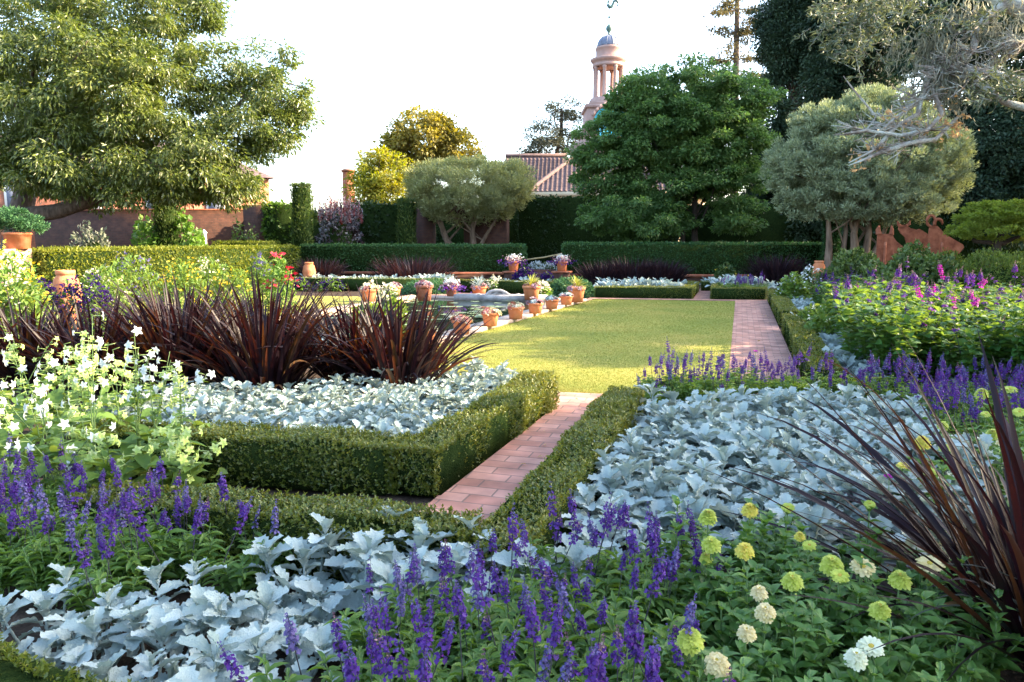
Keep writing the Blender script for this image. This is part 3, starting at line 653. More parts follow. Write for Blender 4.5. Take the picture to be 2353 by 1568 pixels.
st = thing('garden_steps', 'brick steps rising between the two piers with flower pots', 'steps', (*P2(1236, 645, 30.6), 0))
for i in range(3):
    c = P2(1236, 640, 30.4+i*.4); obj('step', MB().box((*c, .08+.08*i), (1.35, .39, .16+.16*i), 0, R(5)), M['brick_wall'], st)
rl = MB(); rl.tube([at(1203, 598, 33), at(1250, 592, 33), at(1297, 582, 33)], .035, 7); rl.tube([at(1203, 598, 33), [*P2(1203, 598, 33), 0]], .03, 6); rl.tube([at(1290, 583, 33), [*P2(1290, 583, 33), 0]], .03, 6)
tag(obj('bamboo_rail', rl, M['bamboo'], origin=(*P2(1250, 592, 33), 0)), 'pale bamboo pole slung across the gap behind the steps', 'rail')
# arched brick gateway at centre
d = 38; s = d/CF; t = thing('brick_gateway', 'red brick gateway pier with a round arch behind the central olive', 'gateway', (*P2(985, 560, d), 0)); g1 = MB()
zt = zz(478, d); c = P2(979, 560, d); g1.box((*c, zt/2), (38*s, .6, zt))
ac = np.array([*P2(1033, 560, d), 0]); r0, r1 = 34*s, 34*s+.35; zsp = zz(515, d)
for i in range(12):
    a0, a1 = math.pi*i/12, math.pi*(i+1)/12
    V = [[ac[0]+r*math.cos(a), ac[1]+yv, zsp+r*math.sin(a)] for yv in (-.31, .31) for r, a in ((r0, a0), (r1, a0), (r1, a1), (r0, a1))]
    g1.add(V, [[0,1,2,3],[7,6,5,4],[0,4,5,1],[1,5,6,2],[2,6,7,3],[3,7,4,0]])
obj('gate_wall', g1, M['brick_wall'], t)
g2 = MB(); g2.box((*P2(1118, 560, d), zt/2), (102*s, .55, zt)); g2.box((ac[0], ac[1], (zt+zsp+r1)/2), (2*r0+.2, .5, max(.1, zt-zsp-r1))); obj('side_wall', g2, M['brick_wall'], t)

# -------------------------------------------------- garden house with clock tower
d = 56.0; s = d/CF
hs = thing('garden_house', 'house with brown clay tile hip roof and cream eaves behind the green tree', 'house', (*P2(1400, 440, d), 0))
A = at(1217, 441, d); B_ = at(1640, 438, d-1.2); ez = A[2]; ex = unit((B_-A)*np.array([1,1,0])); eb = np.array([-ex[1], ex[0], 0]); Wd = np.linalg.norm((B_-A)[:2])
obj('wall', MB().prism([A+eb*.8+ex*.8, A+ex*(Wd-.4)+eb*.8, A+ex*(Wd-.4)+eb*12, A+ex*.8+eb*12], 0, ez-.25), M['cream'], hs)
ev = MB(); ev.box(A+ex*Wd/2+eb*.25+np.array([0,0,-.16]), (Wd, .5, .30), 0, math.atan2(ex[1], ex[0])); ev.box(A+ex*Wd/2+eb*.5+np.array([0,0,-.42]), (Wd-.4, .55, .2), 0, math.atan2(ex[1], ex[0])); obj('eave', ev, M['cream'], hs)
rise = at(1330, 347, 62)[2] - ez; run = 6.4; hipw = 4.1
rf = MB(); slope = np.array([0,0,rise]) + eb*run; sl = np.linalg.norm(slope); sd_ = slope/sl; nr = np.cross(ex, sd_)
rf.add([A, A+ex*Wd, A+ex*(Wd-hipw)+slope, A+ex*hipw+slope], [[0,1,2,3]])
rf.add([A, A+ex*hipw+slope, A+ex*hipw+slope+eb*1.0, A+eb*(2*run+1)], [[0,1,2,3]])
nc = int(Wd/.36)
for i in range(nc):
    x = (i+.5)*.36; lim = min(1, x/hipw, (Wd-x)/hipw)*sl
    if lim < .5: continue
    k = int(lim/.42)+1; pts = []; rad = []
    for j in range(k):
        for q in (0, .4): pts.append(A+ex*x+sd_*(j*.42+q)-nr*.05); rad.append(.155-.05*(q/.4))
    rf.tube(pts, rad, 8)
hp = MB(); tt = np.linspace(0, 1, 9)[:, None]; hp.tube(A+(ex*hipw+slope)*tt+np.array([0,0,.10]), .17, 8); hp.tube(A+ex*hipw+slope+ex*(Wd-2*hipw)*tt+np.array([0,0,.1]), .17, 8)
ro = obj('roof', rf, M['rooftile'], hs); obj('ridge_tiles', hp, M['rooftile'], ro)
d = 64.0; A2 = at(1150, 442, d); B2 = at(1300, 440, d-.4); W2 = np.linalg.norm((B2-A2)[:2]); rise2 = at(1200, 361, d+4)[2]-A2[2]
wg = thing('house_wing', 'lower pink lit tiled roof wing left of the clock tower', 'house', (*A2[:2], 0)); w2 = MB(); sl2 = np.array([0,0,rise2])+eb*4.5
w2.add([A2, A2+ex*W2, A2+ex*W2+sl2, A2+sl2], [[0,1,2,3]]); l2 = np.linalg.norm(sl2); u2 = sl2/l2
for i in range(int(W2/.36)):
    k = int(l2/.42); pts = []; rad = []
    for j in range(k):
        for q in (0, .4): pts.append(A2+ex*(i+.5)*.36+u2*(j*.42+q)-np.cross(ex, u2)*.05); rad.append(.155-.05*(q/.4))
    w2.tube(pts, rad, 8)
w2.tube([A2+sl2+np.array([0,0,.1]), A2+sl2+ex*W2+np.array([0,0,.1])], .17, 8)
obj('roof', w2, M['rooftile'], wg); obj('wall', MB().prism([A2+eb*.6, A2+ex*W2+eb*.6, A2+ex*W2+eb*9, A2+eb*9], 0, A2[2]-.05), M['cream'], wg)
# clock tower
d = 62.0; s = d/CF; tc_ = at(1397, 220, d); TX, TY = tc_[:2]
def tz(y): return at(1397, y, d)[2]
def ring(rs): return [(r*s, tz(y)) for r, y in rs]
tw = thing('clock_tower', 'pink clock tower with open columned lantern and lead dome', 'tower', (TX, TY, 0)); C0 = (TX, TY, 0); frot = yaw
bd = MB()
def tbox(x0, x1, y0, y1, dp, off=0.0): # seen extents (px from the axis) -> block square to the view
    c = np.array([TX, TY]) + rotz(frot)[:2, :2] @ np.array([(x0+x1)/2*s, off]); bd.box((*c, (tz(y0)+tz(y1))/2), ((x1-x0)*s, dp, tz(y0)-tz(y1)), 0, frot)
tbox(-52, 52, 256, 320, 104*s); tbox(-56, 56, 248, 256, 112*s); tbox(-46, 46, 240, 248, 92*s)
tbox(-60, 60, 320, 326, 116*s); tbox(-66, 66, 326, 362, 128*s)
for sg in (-1, 1):          # scroll buttresses
    for (y0, y1, x1) in ((290, 304, 58), (304, 320, 66), (326, 338, 74), (338, 352, 86)): tbox(min(sg*46, sg*x1), max(sg*46, sg*x1), y0, y1, 40*s)
obj('tower_body', bd, M['stucco_pink'], tw)
pd = MB()                     # curved pediment over the clock
for i in range(10):
    a0, a1 = math.pi*(.12+.76*i/10), math.pi*(.12+.76*(i+1)/10); r0, r1 = 40*s, 46*s
    loc = [[r*math.cos(a), yv, r*math.sin(a)] for yv in (-58*s, -40*s) for r, a in ((r0, a0), (r1, a0), (r1, a1), (r0, a1))]
    V = np.array(loc) @ rotz(frot).T + np.array([TX, TY, tz(290)]); pd.add(V, [[0,1,2,3],[7,6,5,4],[0,4,5,1],[1,5,6,2],[2,6,7,3],[3,7,4,0]])
obj('pediment', pd, M['stucco_pink'], tw)
ck = MB(); a = np.linspace(0, 2*math.pi, 33)[:-1]; V = np.array([[38*s*math.cos(t), -54*s, 38*s*math.sin(t)] for t in a]+[[38*s*math.cos(t), -51*s, 38*s*math.sin(t)] for t in a]) @ rotz(frot).T + np.array([TX, TY, tz(290)])
ck.add(V, [[i, (i+1) % 32, 32+(i+1) % 32, 32+i] for i in range(32)]); ck.f.append((np.array([list(range(32))]), 0))
cf = obj('clock_face', ck, M['clock_blue'], tw); hd = MB()
for i in range(12):
    t = i*math.pi/6; V = (np.array([[30*s*math.sin(t), -55.5*s, 30*s*math.cos(t)]]) @ rotz(frot).T + np.array([TX, TY, tz(290)]))[0]; hd.sphere(V, 1.6*s, 6, 4)
for t, ln_ in ((.9, 18), (-1.1, 27)):
    V = np.array([[0, -55.5*s, 0], [ln_*s*math.sin(t), -55.5*s, ln_*s*math.cos(t)]]) @ rotz(frot).T + np.array([TX, TY, tz(290)]); hd.tube(V, 1.3*s, 5)
obj('clock_marks', hd, M['cream'], cf)
obj('lantern_base', MB().lathe(ring([(0,241),(43,241),(43,236),(40,233),(40,228),(0,228)]), C0, 32), M['stucco_pink'], tw)
for k in range(8):
    a = frot + math.pi/8 + k*math.pi/4; c = (TX+31*s*math.cos(a), TY+31*s*math.sin(a), 0)
    obj('column', MB().lathe(ring([(0,228.2),(5.6,228.2),(5.6,225),(4.6,224),(4.4,190),(3.9,164),(5.2,162),(5.4,158.5),(0,158.5)]), c, 14), M['stucco_pink'], tw, True)
obj('entablature', MB().lathe(ring([(0,158.2),(36,158.2),(36,152),(34.5,152),(34.5,149),(38,147),(41,143.5),(41,140),(36,138),(0,138)]), C0, 40), M['stucco_pink'], tw)
obj('drum', MB().lathe(ring([(0,137.5),(31.5,137.5),(30,134),(30,120),(31.5,118.5),(31.5,114),(0,114)]), C0, 8, 0, frot+.39), M['stucco_pink'], tw)
dm = [(0,113.5)] + [(27*math.cos(t), 113.5-27*math.sin(t)) for t in np.linspace(0, 1.5, 12)] + [(2.4,86),(0,86)]
do = obj('dome', MB().lathe(ring(dm), C0, 24), M['lead'], tw, True); rb = MB()
for k in range(12):
    a = k*math.pi/6; rb.tube([[TX+r*1.01*s*math.cos(a), TY+r*1.01*s*math.sin(a), tz(y)] for r, y in dm[1:-1]], .8*s, 5)
obj('dome_rib', rb, M['lead'], do)
obj('finial', MB().lathe(ring([(0,87),(4,87),(2.6,83),(2.8,80),(7,75),(7.4,70.5),(5.5,66),(2,63.5),(1.2,60),(.6,50),(0,50)]), C0, 16), M['copper'], tw, True)
vn = MB(); vn.tube([[TX, TY, tz(62)], [TX, TY, tz(27)]], .9*s, 6)
for sg in (-1, 1): vn.tube([[TX-sg*5*s, TY, tz(46)], [TX+sg*5*s, TY, tz(46)]], .8*s, 5)
vn.sphere((TX, TY, tz(47)), 2.6*s, 8, 6)
def vp(x, y): return [TX+(x-1397)*s*math.cos(yaw), TY+(x-1397)*s*math.sin(yaw), tz(y)]
vn.tube([vp(1391,6.5), vp(1395,6.5), vp(1396.5,10), vp(1393.5,15), vp(1393,20), vp(1397,25), vp(1402,24), vp(1405,18), vp(1407,12), vp(1412,10.5), vp(1416,14), vp(1416.5,20), vp(1413,23)], np.array([.6,2,2.2,2.4,3.4,4,3.4,2.6,2.8,3.2,3,2.2,.8])*s, 8)
vn.tube([vp(1393,3), vp(1396,5)], [.5*s, 1.6*s], 5)
obj('weathervane', vn, M['copper'], tw, True)
# brick house and chimney at left
d = 50.0; c = np.array(P2(300, 430, d)); ho = thing('brick_house', 'sunlit orange brick house glimpsed behind the big left tree', 'house', (*c, 0)); ha = yaw + R(38)
e1 = np.array([math.cos(ha), math.sin(ha)]); e2 = np.array([-e1[1], e1[0]]); zt = zz(395, d)
obj('wall', MB().prism([c-e1*10, c+e1*9.5, c+e1*9.5+e2*8, c-e1*10+e2*8], 0, zt), M['brick_house'], ho)
hr = MB(); L0 = c-e1*10.4-e2*.5; L1 = c+e1*9.9-e2*.5; V = [np.r_[L0, zt+.02], np.r_[L1, zt+.02], np.r_[L1+e2*9, zt+.02], np.r_[L0+e2*9, zt+.02], np.r_[c-e1*6+e2*4, zt+2.6], np.r_[c+e1*5.5+e2*4, zt+2.6]]
hr.add(V, [[0,1,5,4],[2,3,4,5]]); hr.add(V, [[1,2,5],[3,0,4]]); hr.add(V, [[3,2,1,0]]); obj('roof', hr, M['rooftile'], ho)
for k, q in enumerate((-6.5, -2.5, 1.5, 5.5)):
    wc = c+e1*q-e2*.03; wf = obj('window', MB().box((*wc, zt-2.0), (1.3, .14, 1.9), 0, ha), M['white'], ho)
    obj('pane', MB().box((*(wc-e2*.08), zt-2.0), (1.05, .03, 1.6), 0, ha), M['lead'], wf)
d = 48.0; c = P2(801, 420, d); ch = thing('brick_chimney', 'square red brick chimney beside the yellow green tree', 'chimney', (*c, 0)); s = d/CF
obj('stack', MB().box((*c, zz(396, d)/2), (22*s, 22*s, zz(396, d)), 0, yaw+.5), M['terracotta_old'], ch); obj('cap_course', MB().box((*c, zz(393, d)), (26*s, 26*s, .15), 0, yaw+.5), M['terracotta_old'], ch)
# ================================================================== TREES AND BACKGROUND PLANTING
def base(x, y, d): p = at(x, y, d); return (p[0], p[1], 0.0)
t = tree('broadleaf_tree', 'huge sunlit broadleaf tree filling the left of the view above the brick wall', 'tree', base(10, 480, 28), at(60, 200, 28), .55,
     [EB(120,110,28,230,170), EB(320,250,27,190,150), EB(110,320,26.5,170,105), EB(430,335,27,150,85), EB(310,50,28,190,120), EB(-120,200,28,160,240), EB(360,395,26.5,130,45), EB(200,210,26,180,150), EB(180,390,26.5,200,50), EB(420,415,26.8,160,35), EB(540,395,27,90,50), EB(250,440,27,160,36), EB(480,435,27.2,120,34), EB(80,410,26.6,120,40)],
     680, .62, 230, .19, 'maple_leaf', nlimb=14, aspect=.30, up_bias=.4, droop=.75, shell=.45)
lb = MB(); pts = [at(30,500,27.5), at(130,487,27), at(230,455,27), at(300,425,27), at(350,385,27), at(470,320,27), at(560,230,27.3), at(620,170,27.5)]
lb.tube(pts, [.34,.27,.23,.19,.15,.12,.08,.04], 9, rough=.12)
for p, q in (((560,230),(660,235)), ((470,320),(610,330)), ((560,230),(540,130)), ((600,190),(690,200))): lb.tube([at(*p,27.3), at((p[0]+q[0])/2,(p[1]+q[1])/2-8,27.3), at(*q,27.3)], [.07,.045,.02], 6)
obj('limb', lb, M['bark'], t, True)
cb, _ = crown([EB(560,170,27.5,70,75), EB(640,215,27.5,85,70), EB(590,300,27.5,110,70), EB(660,130,27.5,35,30), EB(690,240,27.5,45,45), EB(480,180,27.5,80,90), EB(650,310,27.5,40,50)], 150, .45, 130, .18, aspect=.30, up_bias=.4, droop=.7, shell=.2)
obj('outer_crown', cb, M['maple_leaf'], t)
cb, _ = crown([EB(430,25,28,80,50), EB(470,5,28,35,35)], 26, .5, 120, .18, aspect=.3, droop=.7, shell=.3); obj('outer_crown', cb, M['maple_leaf'], t)

tree('olive_tree', 'round grey green olive tree with forked trunk behind the left yew hedge', 'tree', base(1075,560,37), at(1075,480,37), .3,
     [EB(1080,432,37,138,62), EB(1000,425,37,60,58), EB(1165,425,37,60,55), EB(1080,470,37,120,40)], 420, .38, 190, .17, 'olive_leaf', 'bark_olive', nlimb=16, aspect=.22, up_bias=.3, droop=-.7, shell=.6,
     trunks=[(base(1062,560,37), at(1005,490,37), .26), (base(1080,560,37), at(1092,480,37), .24), (base(1072,560,37.3), at(1150,480,37), .16)])
tree('gold_tree', 'rounded golden leaved tree rising behind the central olive tree', 'tree', base(985,430,62), at(985,350,62), .5, [EB(975,325,62,85,65), EB(1045,345,62,60,45), EB(920,350,62,45,45)], 230, .75, 70, .32, 'gold_leaf', aspect=.6, shell=.5)
tree('lime_tree', 'loose yellow green tree beside the brick chimney', 'tree', base(870,480,45), at(870,420,45), .25, [EB(880,405,45,70,50), EB(840,440,45,55,40), EB(900,450,45,60,45), EB(860,365,45,30,25)], 190, .45, 60, .2, 'lime_leaf', aspect=.5, shell=.3)
tree('pine_tree', 'dark open crowned pine standing left of the clock tower', 'tree', base(1270,420,78), at(1290,250,78), .4, [EB(1292,250,78,38,33), EB(1255,300,78,42,30), EB(1315,305,78,28,45), EB(1222,335,78,28,20), EB(1275,335,78,60,25), EB(1325,240,78,14,6)], 95, .85, 80, .34, 'pine_leaf', 'bark_dark', aspect=.3, shell=.5, flat=.5)
tree('pine_tree', 'small dark tree top showing just right of the clock tower', 'tree', base(1455,300,78), at(1453,200,78), .3, [EB(1452,195,78,24,26), EB(1458,230,78,28,30)], 30, .7, 70, .34, 'pine_leaf', 'bark_dark', aspect=.3)
tree('spreading_tree', 'wide layered fresh green tree half hiding the clock tower', 'tree', base(1588,560,33), at(1600,420,33), .24,
     [EB(1570,195,33,150,48), EB(1690,235,33,95,55), EB(1460,255,33,85,55), EB(1395,310,33,70,35), EB(1560,285,33,150,50), EB(1400,400,33,90,55), EB(1520,420,33,110,50), EB(1670,330,33,100,55), EB(1700,430,33,85,75), EB(1450,490,33,125,60), EB(1620,250,33,120,70), EB(1540,520,33,60,35), EB(1690,510,33,60,40), EB(1350,360,33,35,30), EB(1420,225,33,30,20), EB(1590,345,33,110,45), EB(1640,400,33,90,50), EB(1480,340,33,90,50)],
     900, .46, 190, .16, 'green_leaf', 'bark_dark', nlimb=30, aspect=.5, up_bias=1.0, droop=.3, shell=.35, flat=.45, trunks=[(base(1590,560,33), at(1600,430,33), .20), (base(1578,560,33.2), at(1560,400,33), .14), (at(1600,430,33), at(1530,260,33), .13), (at(1600,430,33), at(1650,280,33), .13)])
# sparse conifer
d = 72; t = thing('conifer', 'tall thin conifer with sparse flat branches behind the green tree', 'tree', base(1690,480,d)); tb = MB(); lv = MB()
tb.tube([base(1690,480,d), at(1690,250,d), at(1693,60,d), at(1697,-150,d)], [.42,.34,.26,.14], 8)
for y in np.arange(-130, 200, 15):
    for k in range(int(rng.integers(1, 4))):
        sg = 1 if rng.random() < .5 else -1; L = (30 + (y+120)*.16)*rng.uniform(.4, 1.25); dy = rng.uniform(-10, 14); yy0 = y+rng.uniform(-7, 7)
        p0 = at(1692, yy0, d); p1 = at(1692+sg*L, yy0+dy, d+rng.uniform(-2.5, 2.5)); mid = (p0+p1)/2+np.array([0,0,rng.uniform(-.7, .1)]); tt = np.linspace(0, 1, 6)[:, None]; cv = (1-tt)**2*p0+2*tt*(1-tt)*mid+tt**2*p1
        tb.tube(cv, np.linspace(.05, .012, 6), 4)
        for q in range(int(L/7)):
            u = .2+.8*rng.random(); c0 = (1-u)**2*p0+2*u*(1-u)*mid+u*u*p1; n = int(rng.integers(14, 40)); P = c0+rnd(n)*np.array([.38,.38,.16])+np.array([0,0,-.1]); L2 = rng.uniform(.22, .5, n)
            lv.inst(RH, P, frames(unit(rnd(n)-np.array([0,0,.5])), np.array([0,0,1.0])+rnd(n)*.5), np.stack([L2*.35, L2, L2], 1))
obj('trunk', tb, M['bark'], t, True); obj('crown', lv, M['redwood_leaf'], t)
# dark evergreens at right
tree('evergreen_tree', 'dark drooping evergreen against the sky left of the hanging olive branch', 'tree', base(1830,500,44), at(1830,150,44), .5, [EB(1800,75,44,60,85), EB(1850,20,44,75,60), EB(1790,160,44,40,30), EB(1845,120,44,40,60)], 230, .75, 300, .20, 'dark_leaf', 'bark_dark', aspect=.4, droop=.6, shell=.3)
tree('evergreen_tree', 'tall black green evergreen rising behind the big right olive', 'tree', base(1960,500,42), at(1960,150,42), .5, [EB(1930,60,42,80,140), EB(1900,190,42,55,70), EB(1990,150,42,80,120), EB(1960,-80,42,110,110)], 340, .85, 300, .21, 'dark_leaf', 'bark_dark', aspect=.4, droop=.5, shell=.3)
tree('evergreen_tree', 'deep shaded evergreen filling the right edge behind the olives', 'tree', base(2270,600,34), at(2270,200,34), .5, [EB(2280,330,34,120,170), EB(2320,120,34,170,160), EB(2180,60,36,150,170), EB(2420,350,34,120,260), EB(2300,-120,36,260,140), EB(2300,470,34,150,110), EB(2290,300,34.5,140,110), EB(2240,420,34.5,110,90)], 760, .8, 300, .19, 'dark_leaf', 'bark_dark', aspect=.45, droop=.4, shell=.3)
tree('evergreen_tree', 'dark bushy evergreen between the green tree and the right olive', 'tree', base(1790,560,38), at(1790,400,38), .3, [EB(1770,300,38,50,80), EB(1780,430,38,60,90), EB(1850,520,36,90,50)], 220, .6, 260, .18, 'dark_leaf', 'bark_dark', aspect=.5, droop=.3, shell=.3)
# right olive
tree('olive_tree', 'large clipped dome shaped olive tree with a cluster of trunks at right', 'tree', base(1955,590,26), at(1955,450,26), .2,
     [EB(1995,375,26,215,135,.8), EB(2010,250,26,110,50,.8), EB(1990,390,26,130,75,.8), EB(2060,380,26,90,70,.8), EB(1920,380,26,80,70,.8), EB(1880,390,26,120,120,.8), EB(2110,390,26,115,118,.8), EB(1900,300,26,90,65,.8), EB(2000,285,26,150,65,.8), EB(2000,455,26,190,60,.8)], 2100, .21, 120, .12, 'olive_grey', 'bark_olive', nlimb=26, aspect=.27, up_bias=.3, droop=-.85, shell=.45,
     trunks=[(base(1915,585,26), at(1905,470,26), .17), (base(1942,585,26), at(1945,470,26), .13), (base(1962,585,25.8), at(1968,470,26), .22), (base(1985,585,26.1), at(2005,470,26), .19), (base(1975,585,26.2), at(2060,470,26), .14)])
# shade trees beyond the right edge of the view
for (x, y, blobs, ncl, nl, lab) in (
    (11.2, 8.6, [((11.2,8.2,6.2),(2.6,2.9,2.5)), ((11.4,6.6,7.6),(2,2.2,1.6)), ((11.3,9.0,7.6),(2,1.8,1.3)), ((11,11,5.6),(1.6,1.6,1.6))], 260, 90, 'broad shade tree beyond the right edge nearest the zinnia bed'),
    (12, 20, [((12,19.6,4.6),(3.0,2.4,2.9)), ((12,23.6,6.6),(2.6,2.2,2.2)), ((12.2,26.2,8.0),(1.8,2.2,1.0))], 270, 85, 'broad shade tree beyond the right edge level with the lawn'),
    (13.5, 29, [((13,28,5.0),(3.2,3.4,3.2)), ((12.5,25.5,6.0),(2,2,2.6))], 240, 80, 'tall shade tree beyond the right edge level with the far beds'),
    (18, 37, [((18,37,8.0),(5,6,6))], 300, 70, 'tall shade tree beyond the right edge behind the yew hedges'),
    (12.5, 2.6, [((12.5,2.6,6),(3,3,3))], 130, 70, 'broad shade tree beyond the right edge beside the path behind'),
    (14.5, 20.5, [((14.5,18.0,9.2),(2.5,2.0,.5)), ((14.5,21.5,9.0),(2.5,2.0,.7)), ((14.5,24.5,10.0),(2.5,2.0,1.5)), ((14.5,20.2,10.9),(2,1.8,.3))], 32, 330, 'thin high branched shade tree beyond the right edge behind the nearer trees')):
    tree('shade_tree', lab, 'tree', (x, y, 0), (x, y, 5.5 if blobs[0][0][2] < 9 else 9), .3, blobs, ncl, .7, nl, .22 if nl < 200 else .28, 'green_leaf', nlimb=14, aspect=.5, shell=.25, flat=.45)
# near olive with lichen hung branches (trunk stands beyond the right edge)
M['olive_near'] = leafmat('near_olive_leaf', [(.06,.085,.05),(.10,.13,.075),(.19,.21,.13)], [(.14,.17,.05),(.22,.25,.09)], .18, .5, .35)
d = 6.5; t = thing('old_olive_tree', 'old olive tree with bare lichen covered branches hanging in at the top right', 'tree', base(2950,900,6.8)); br = MB(); lf = MB(); ms = MB(); dl = MB()
def path(P, r, n=8, dd=None): br.tube([at(x, y, z) for x, y, z in P], r, n, rough=.18)
tb = base(2950,900,6.8); path_t = [np.array(tb), at(2880,500,6.8), at(2760,260,6.7), at(2560,100,6.6), at(2400,40,6.5), at(2310,5,6.5), at(2240,-30,6.5)]
br.tube(path_t, [.22,.19,.16,.12,.085,.07,.05], 10, rough=.12)
path([(2760,260,6.7),(2560,220,6.5),(2440,215,6.4),(2340,185,6.4),(2280,168,6.4),(2170,168,6.4),(2140,200,6.4)], [.09,.07,.045,.035,.032,.028,.014])
path([(2440,215,6.4),(2360,250,6.3),(2310,235,6.3),(2270,205,6.3),(2240,190,6.3)], [.05,.04,.03,.025,.015])
path([(2400,40,6.5),(2345,110,6.5),(2230,180,6.5),(2120,130,6.5)], [.05,.035,.022,.01])
path([(2310,5,6.5),(2250,60,6.5),(2235,120,6.4),(2140,160,6.4),(2115,230,6.4),(2110,262,6.4),(2060,290,6.4),(2010,345,6.3),(1950,375,6.3)], [.05,.032,.028,.026,.022,.02,.019,.013,.005])
path([(2140,200,6.4),(2165,255,6.3),(2195,320,6.3)][:1]+[(2165,262,6.35),(2130,300,6.3),(2070,312,6.3),(1990,300,6.3),(1940,308,6.3)], [.02,.02,.018,.017,.014,.006])
path([(2200,270,6.4),(2150,320,6.3),(2090,330,6.3),(2020,352,6.3),(1985,368,6.3),(1950,381,6.3)], [.012,.02,.02,.017,.012,.004])
path([(2110,235,6.4),(2060,270,6.35),(2010,312,6.3)], [.018,.015,.006]); path([(2010,265,6.4),(1990,240,6.4),(1960,205,6.4),(1938,175,6.4)], [.013,.01,.007,.004])
nodes = [(2170,168),(2140,200),(2115,230),(2235,120),(2250,60),(2060,290),(2130,300),(2345,110),(2090,330),(2230,180),(2010,345),(1990,300),(2280,168),(2360,90),(2200,150)]
for (x, y) in nodes:
    for k in range(17):
        a = rng.uniform(2.2, 6.6); L = rng.uniform(25, 85); z = 6.4+rng.uniform(-.25, .25); x1, y1 = x+math.cos(a)*L*1.1, y+math.sin(a)*L*.7+10
        xm, ym = (x+x1)/2+rng.normal()*7, (y+y1)/2+rng.normal()*7
        path([(x,y,6.4),(xm,ym,(6.4+z)/2),(x1,y1,z)], [.008,.006,.0025], 4)
        for q in range(3):
            b2 = a+rng.normal()*.9; path([(xm,ym,(6.4+z)/2),(xm+math.cos(b2)*L*.45, ym+math.sin(b2)*L*.4, z)], [.004,.002], 3)
def sprays(cx, cy, rx, ry, n, z=6.4):
    for i in range(n):
        x, y = cx+rng.normal()*rx*.55, cy+rng.normal()*ry*.55; p0 = at(x, y, z+rng.normal()*.25); dr = unit(np.array([rng.normal()-.5, rng.normal()*.6, rng.normal()*.5+.15])); L = rng.uniform(.12, .26)
        p1 = p0+dr*L; br.tube([p0, p1], [.003,.0015], 3); k = 13; u = rng.random(k); P = p0+dr*L*u[:, None]; D = unit(dr*.8+rnd(k)*.6); l = rng.uniform(.045, .07, k)
        lf.inst(LANCE, P, frames(D, rnd(k)+np.array([0,0,.8])), np.stack([l*.24, l, l], 1))
sprays(2010, 20, 130, 60, 95); sprays(2120, 60, 130, 70, 30); sprays(1975, 130, 60, 40, 26); sprays(2230, 20, 100, 50, 22); sprays(2330, 190, 60, 25, 45); sprays(2290, 215, 60, 22, 40); sprays(1960,60,70,50,40)
for (x, y, n, hgt) in ((2160,140,60,.30),(2150,110,50,.25),(2185,165,50,.28),(2170,210,40,.2),(2215,30,30,.3),(2275,75,40,.2),(2130,90,40,.2),(2205,235,30,.15),(2060,110,40,.15),(2100,180,40,.15),(2300,110,36,.18),(2330,60,30,.2)):
    K = n*4; P = at(x, y, 6.4)+rnd(K)*np.array([.07,.07,.09]); L = rng.uniform(.15, .6, K)*hgt
    ms.inst(LANCE, P, frames(np.array([0,0,-1.0])+rnd(K)*.4, rnd(K)), np.stack([L*.05+.002, L, L*.9], 1))
for (x, y, n, rr) in ((1970,372,26,.05),(2180,285,46,.09),(2165,245,26,.08),(2055,265,24,.05),(2110,290,20,.05),(2200,300,24,.05),(2020,335,14,.06)):
    P = at(x, y, 6.35)+rnd(n)*rr; L = rng.uniform(.02, .06, n); dl.inst(OVATE, P, frames(rnd(n), rnd(n)), np.stack([L*.5, L, L], 1))
obj('branches', br, M['lichen_bark'], t, True); obj('olive_leaves', lf, M['olive_near'], t); obj('hanging_lichen', ms, M['moss'], t); obj('dry_leaves', dl, M['dry_leaf'], t)

# -------------------------------------------------- ivy, clipped columns, shrubs behind the hedges
def leafy(name, label, quads, z1, mat, size=.12, dens=130, wav=.06, z0=0, cat='climber', **k): return hedge(name, label, quads, z0, z1, dens, size, mat, None, cat, .75, wav, **k)
leafy('ivy_wall', 'tall dark ivy covered wall behind the gap in the yew hedges', [wallquad(P2(1190,560,40), P2(1560,560,39), 1.0)], zz(455, 40), 'ivy', .13, 150)
leafy('ivy_wall', 'ivy mass with sunlit top between smoke bush and narrow yew column', [wallquad(P2(800,560,38.5), P2(962,560,38.2), 1.2)], zz(470, 38.5), 'ivy', .16, 110, .1)
leafy('ivy_wall', 'dark hedge closing the gap behind the red smoke bush', [wallquad(P2(676,560,37.5), P2(802,560,37.8), 1.0)], zz(488, 37.5), 'ivy', .16, 110, .1)
leafy('ivy_wall', 'bright ivy hanging over the end of the left brick wall', [wallquad(P2(606,560,35.8), P2(676,560,35.6), 1.2)], zz(470, 35.8), 'ivy_bright', .16, 110, .14)
leafy('ivy_wall', 'deep green shrubbery in shade above the right yew hedge', [wallquad(P2(1560,560,36.5), P2(1900,560,34.5), 1.0)], zz(470, 36), 'ivy', .14, 120, .12)
leafy('ivy_wall', 'black green shrubbery closing the view behind the rusty animals', [wallquad(P2(1880,560,35), P2(2500,560,33), 1.2)], zz(425, 34), 'ivy', .16, 110, .2)
leafy('ivy_wall', 'dark climber on the wall seen between the central olive trunks', [wallquad(P2(1000,560,43), P2(1230,560,42), 1.0)], zz(470, 42), 'ivy', .14, 120)
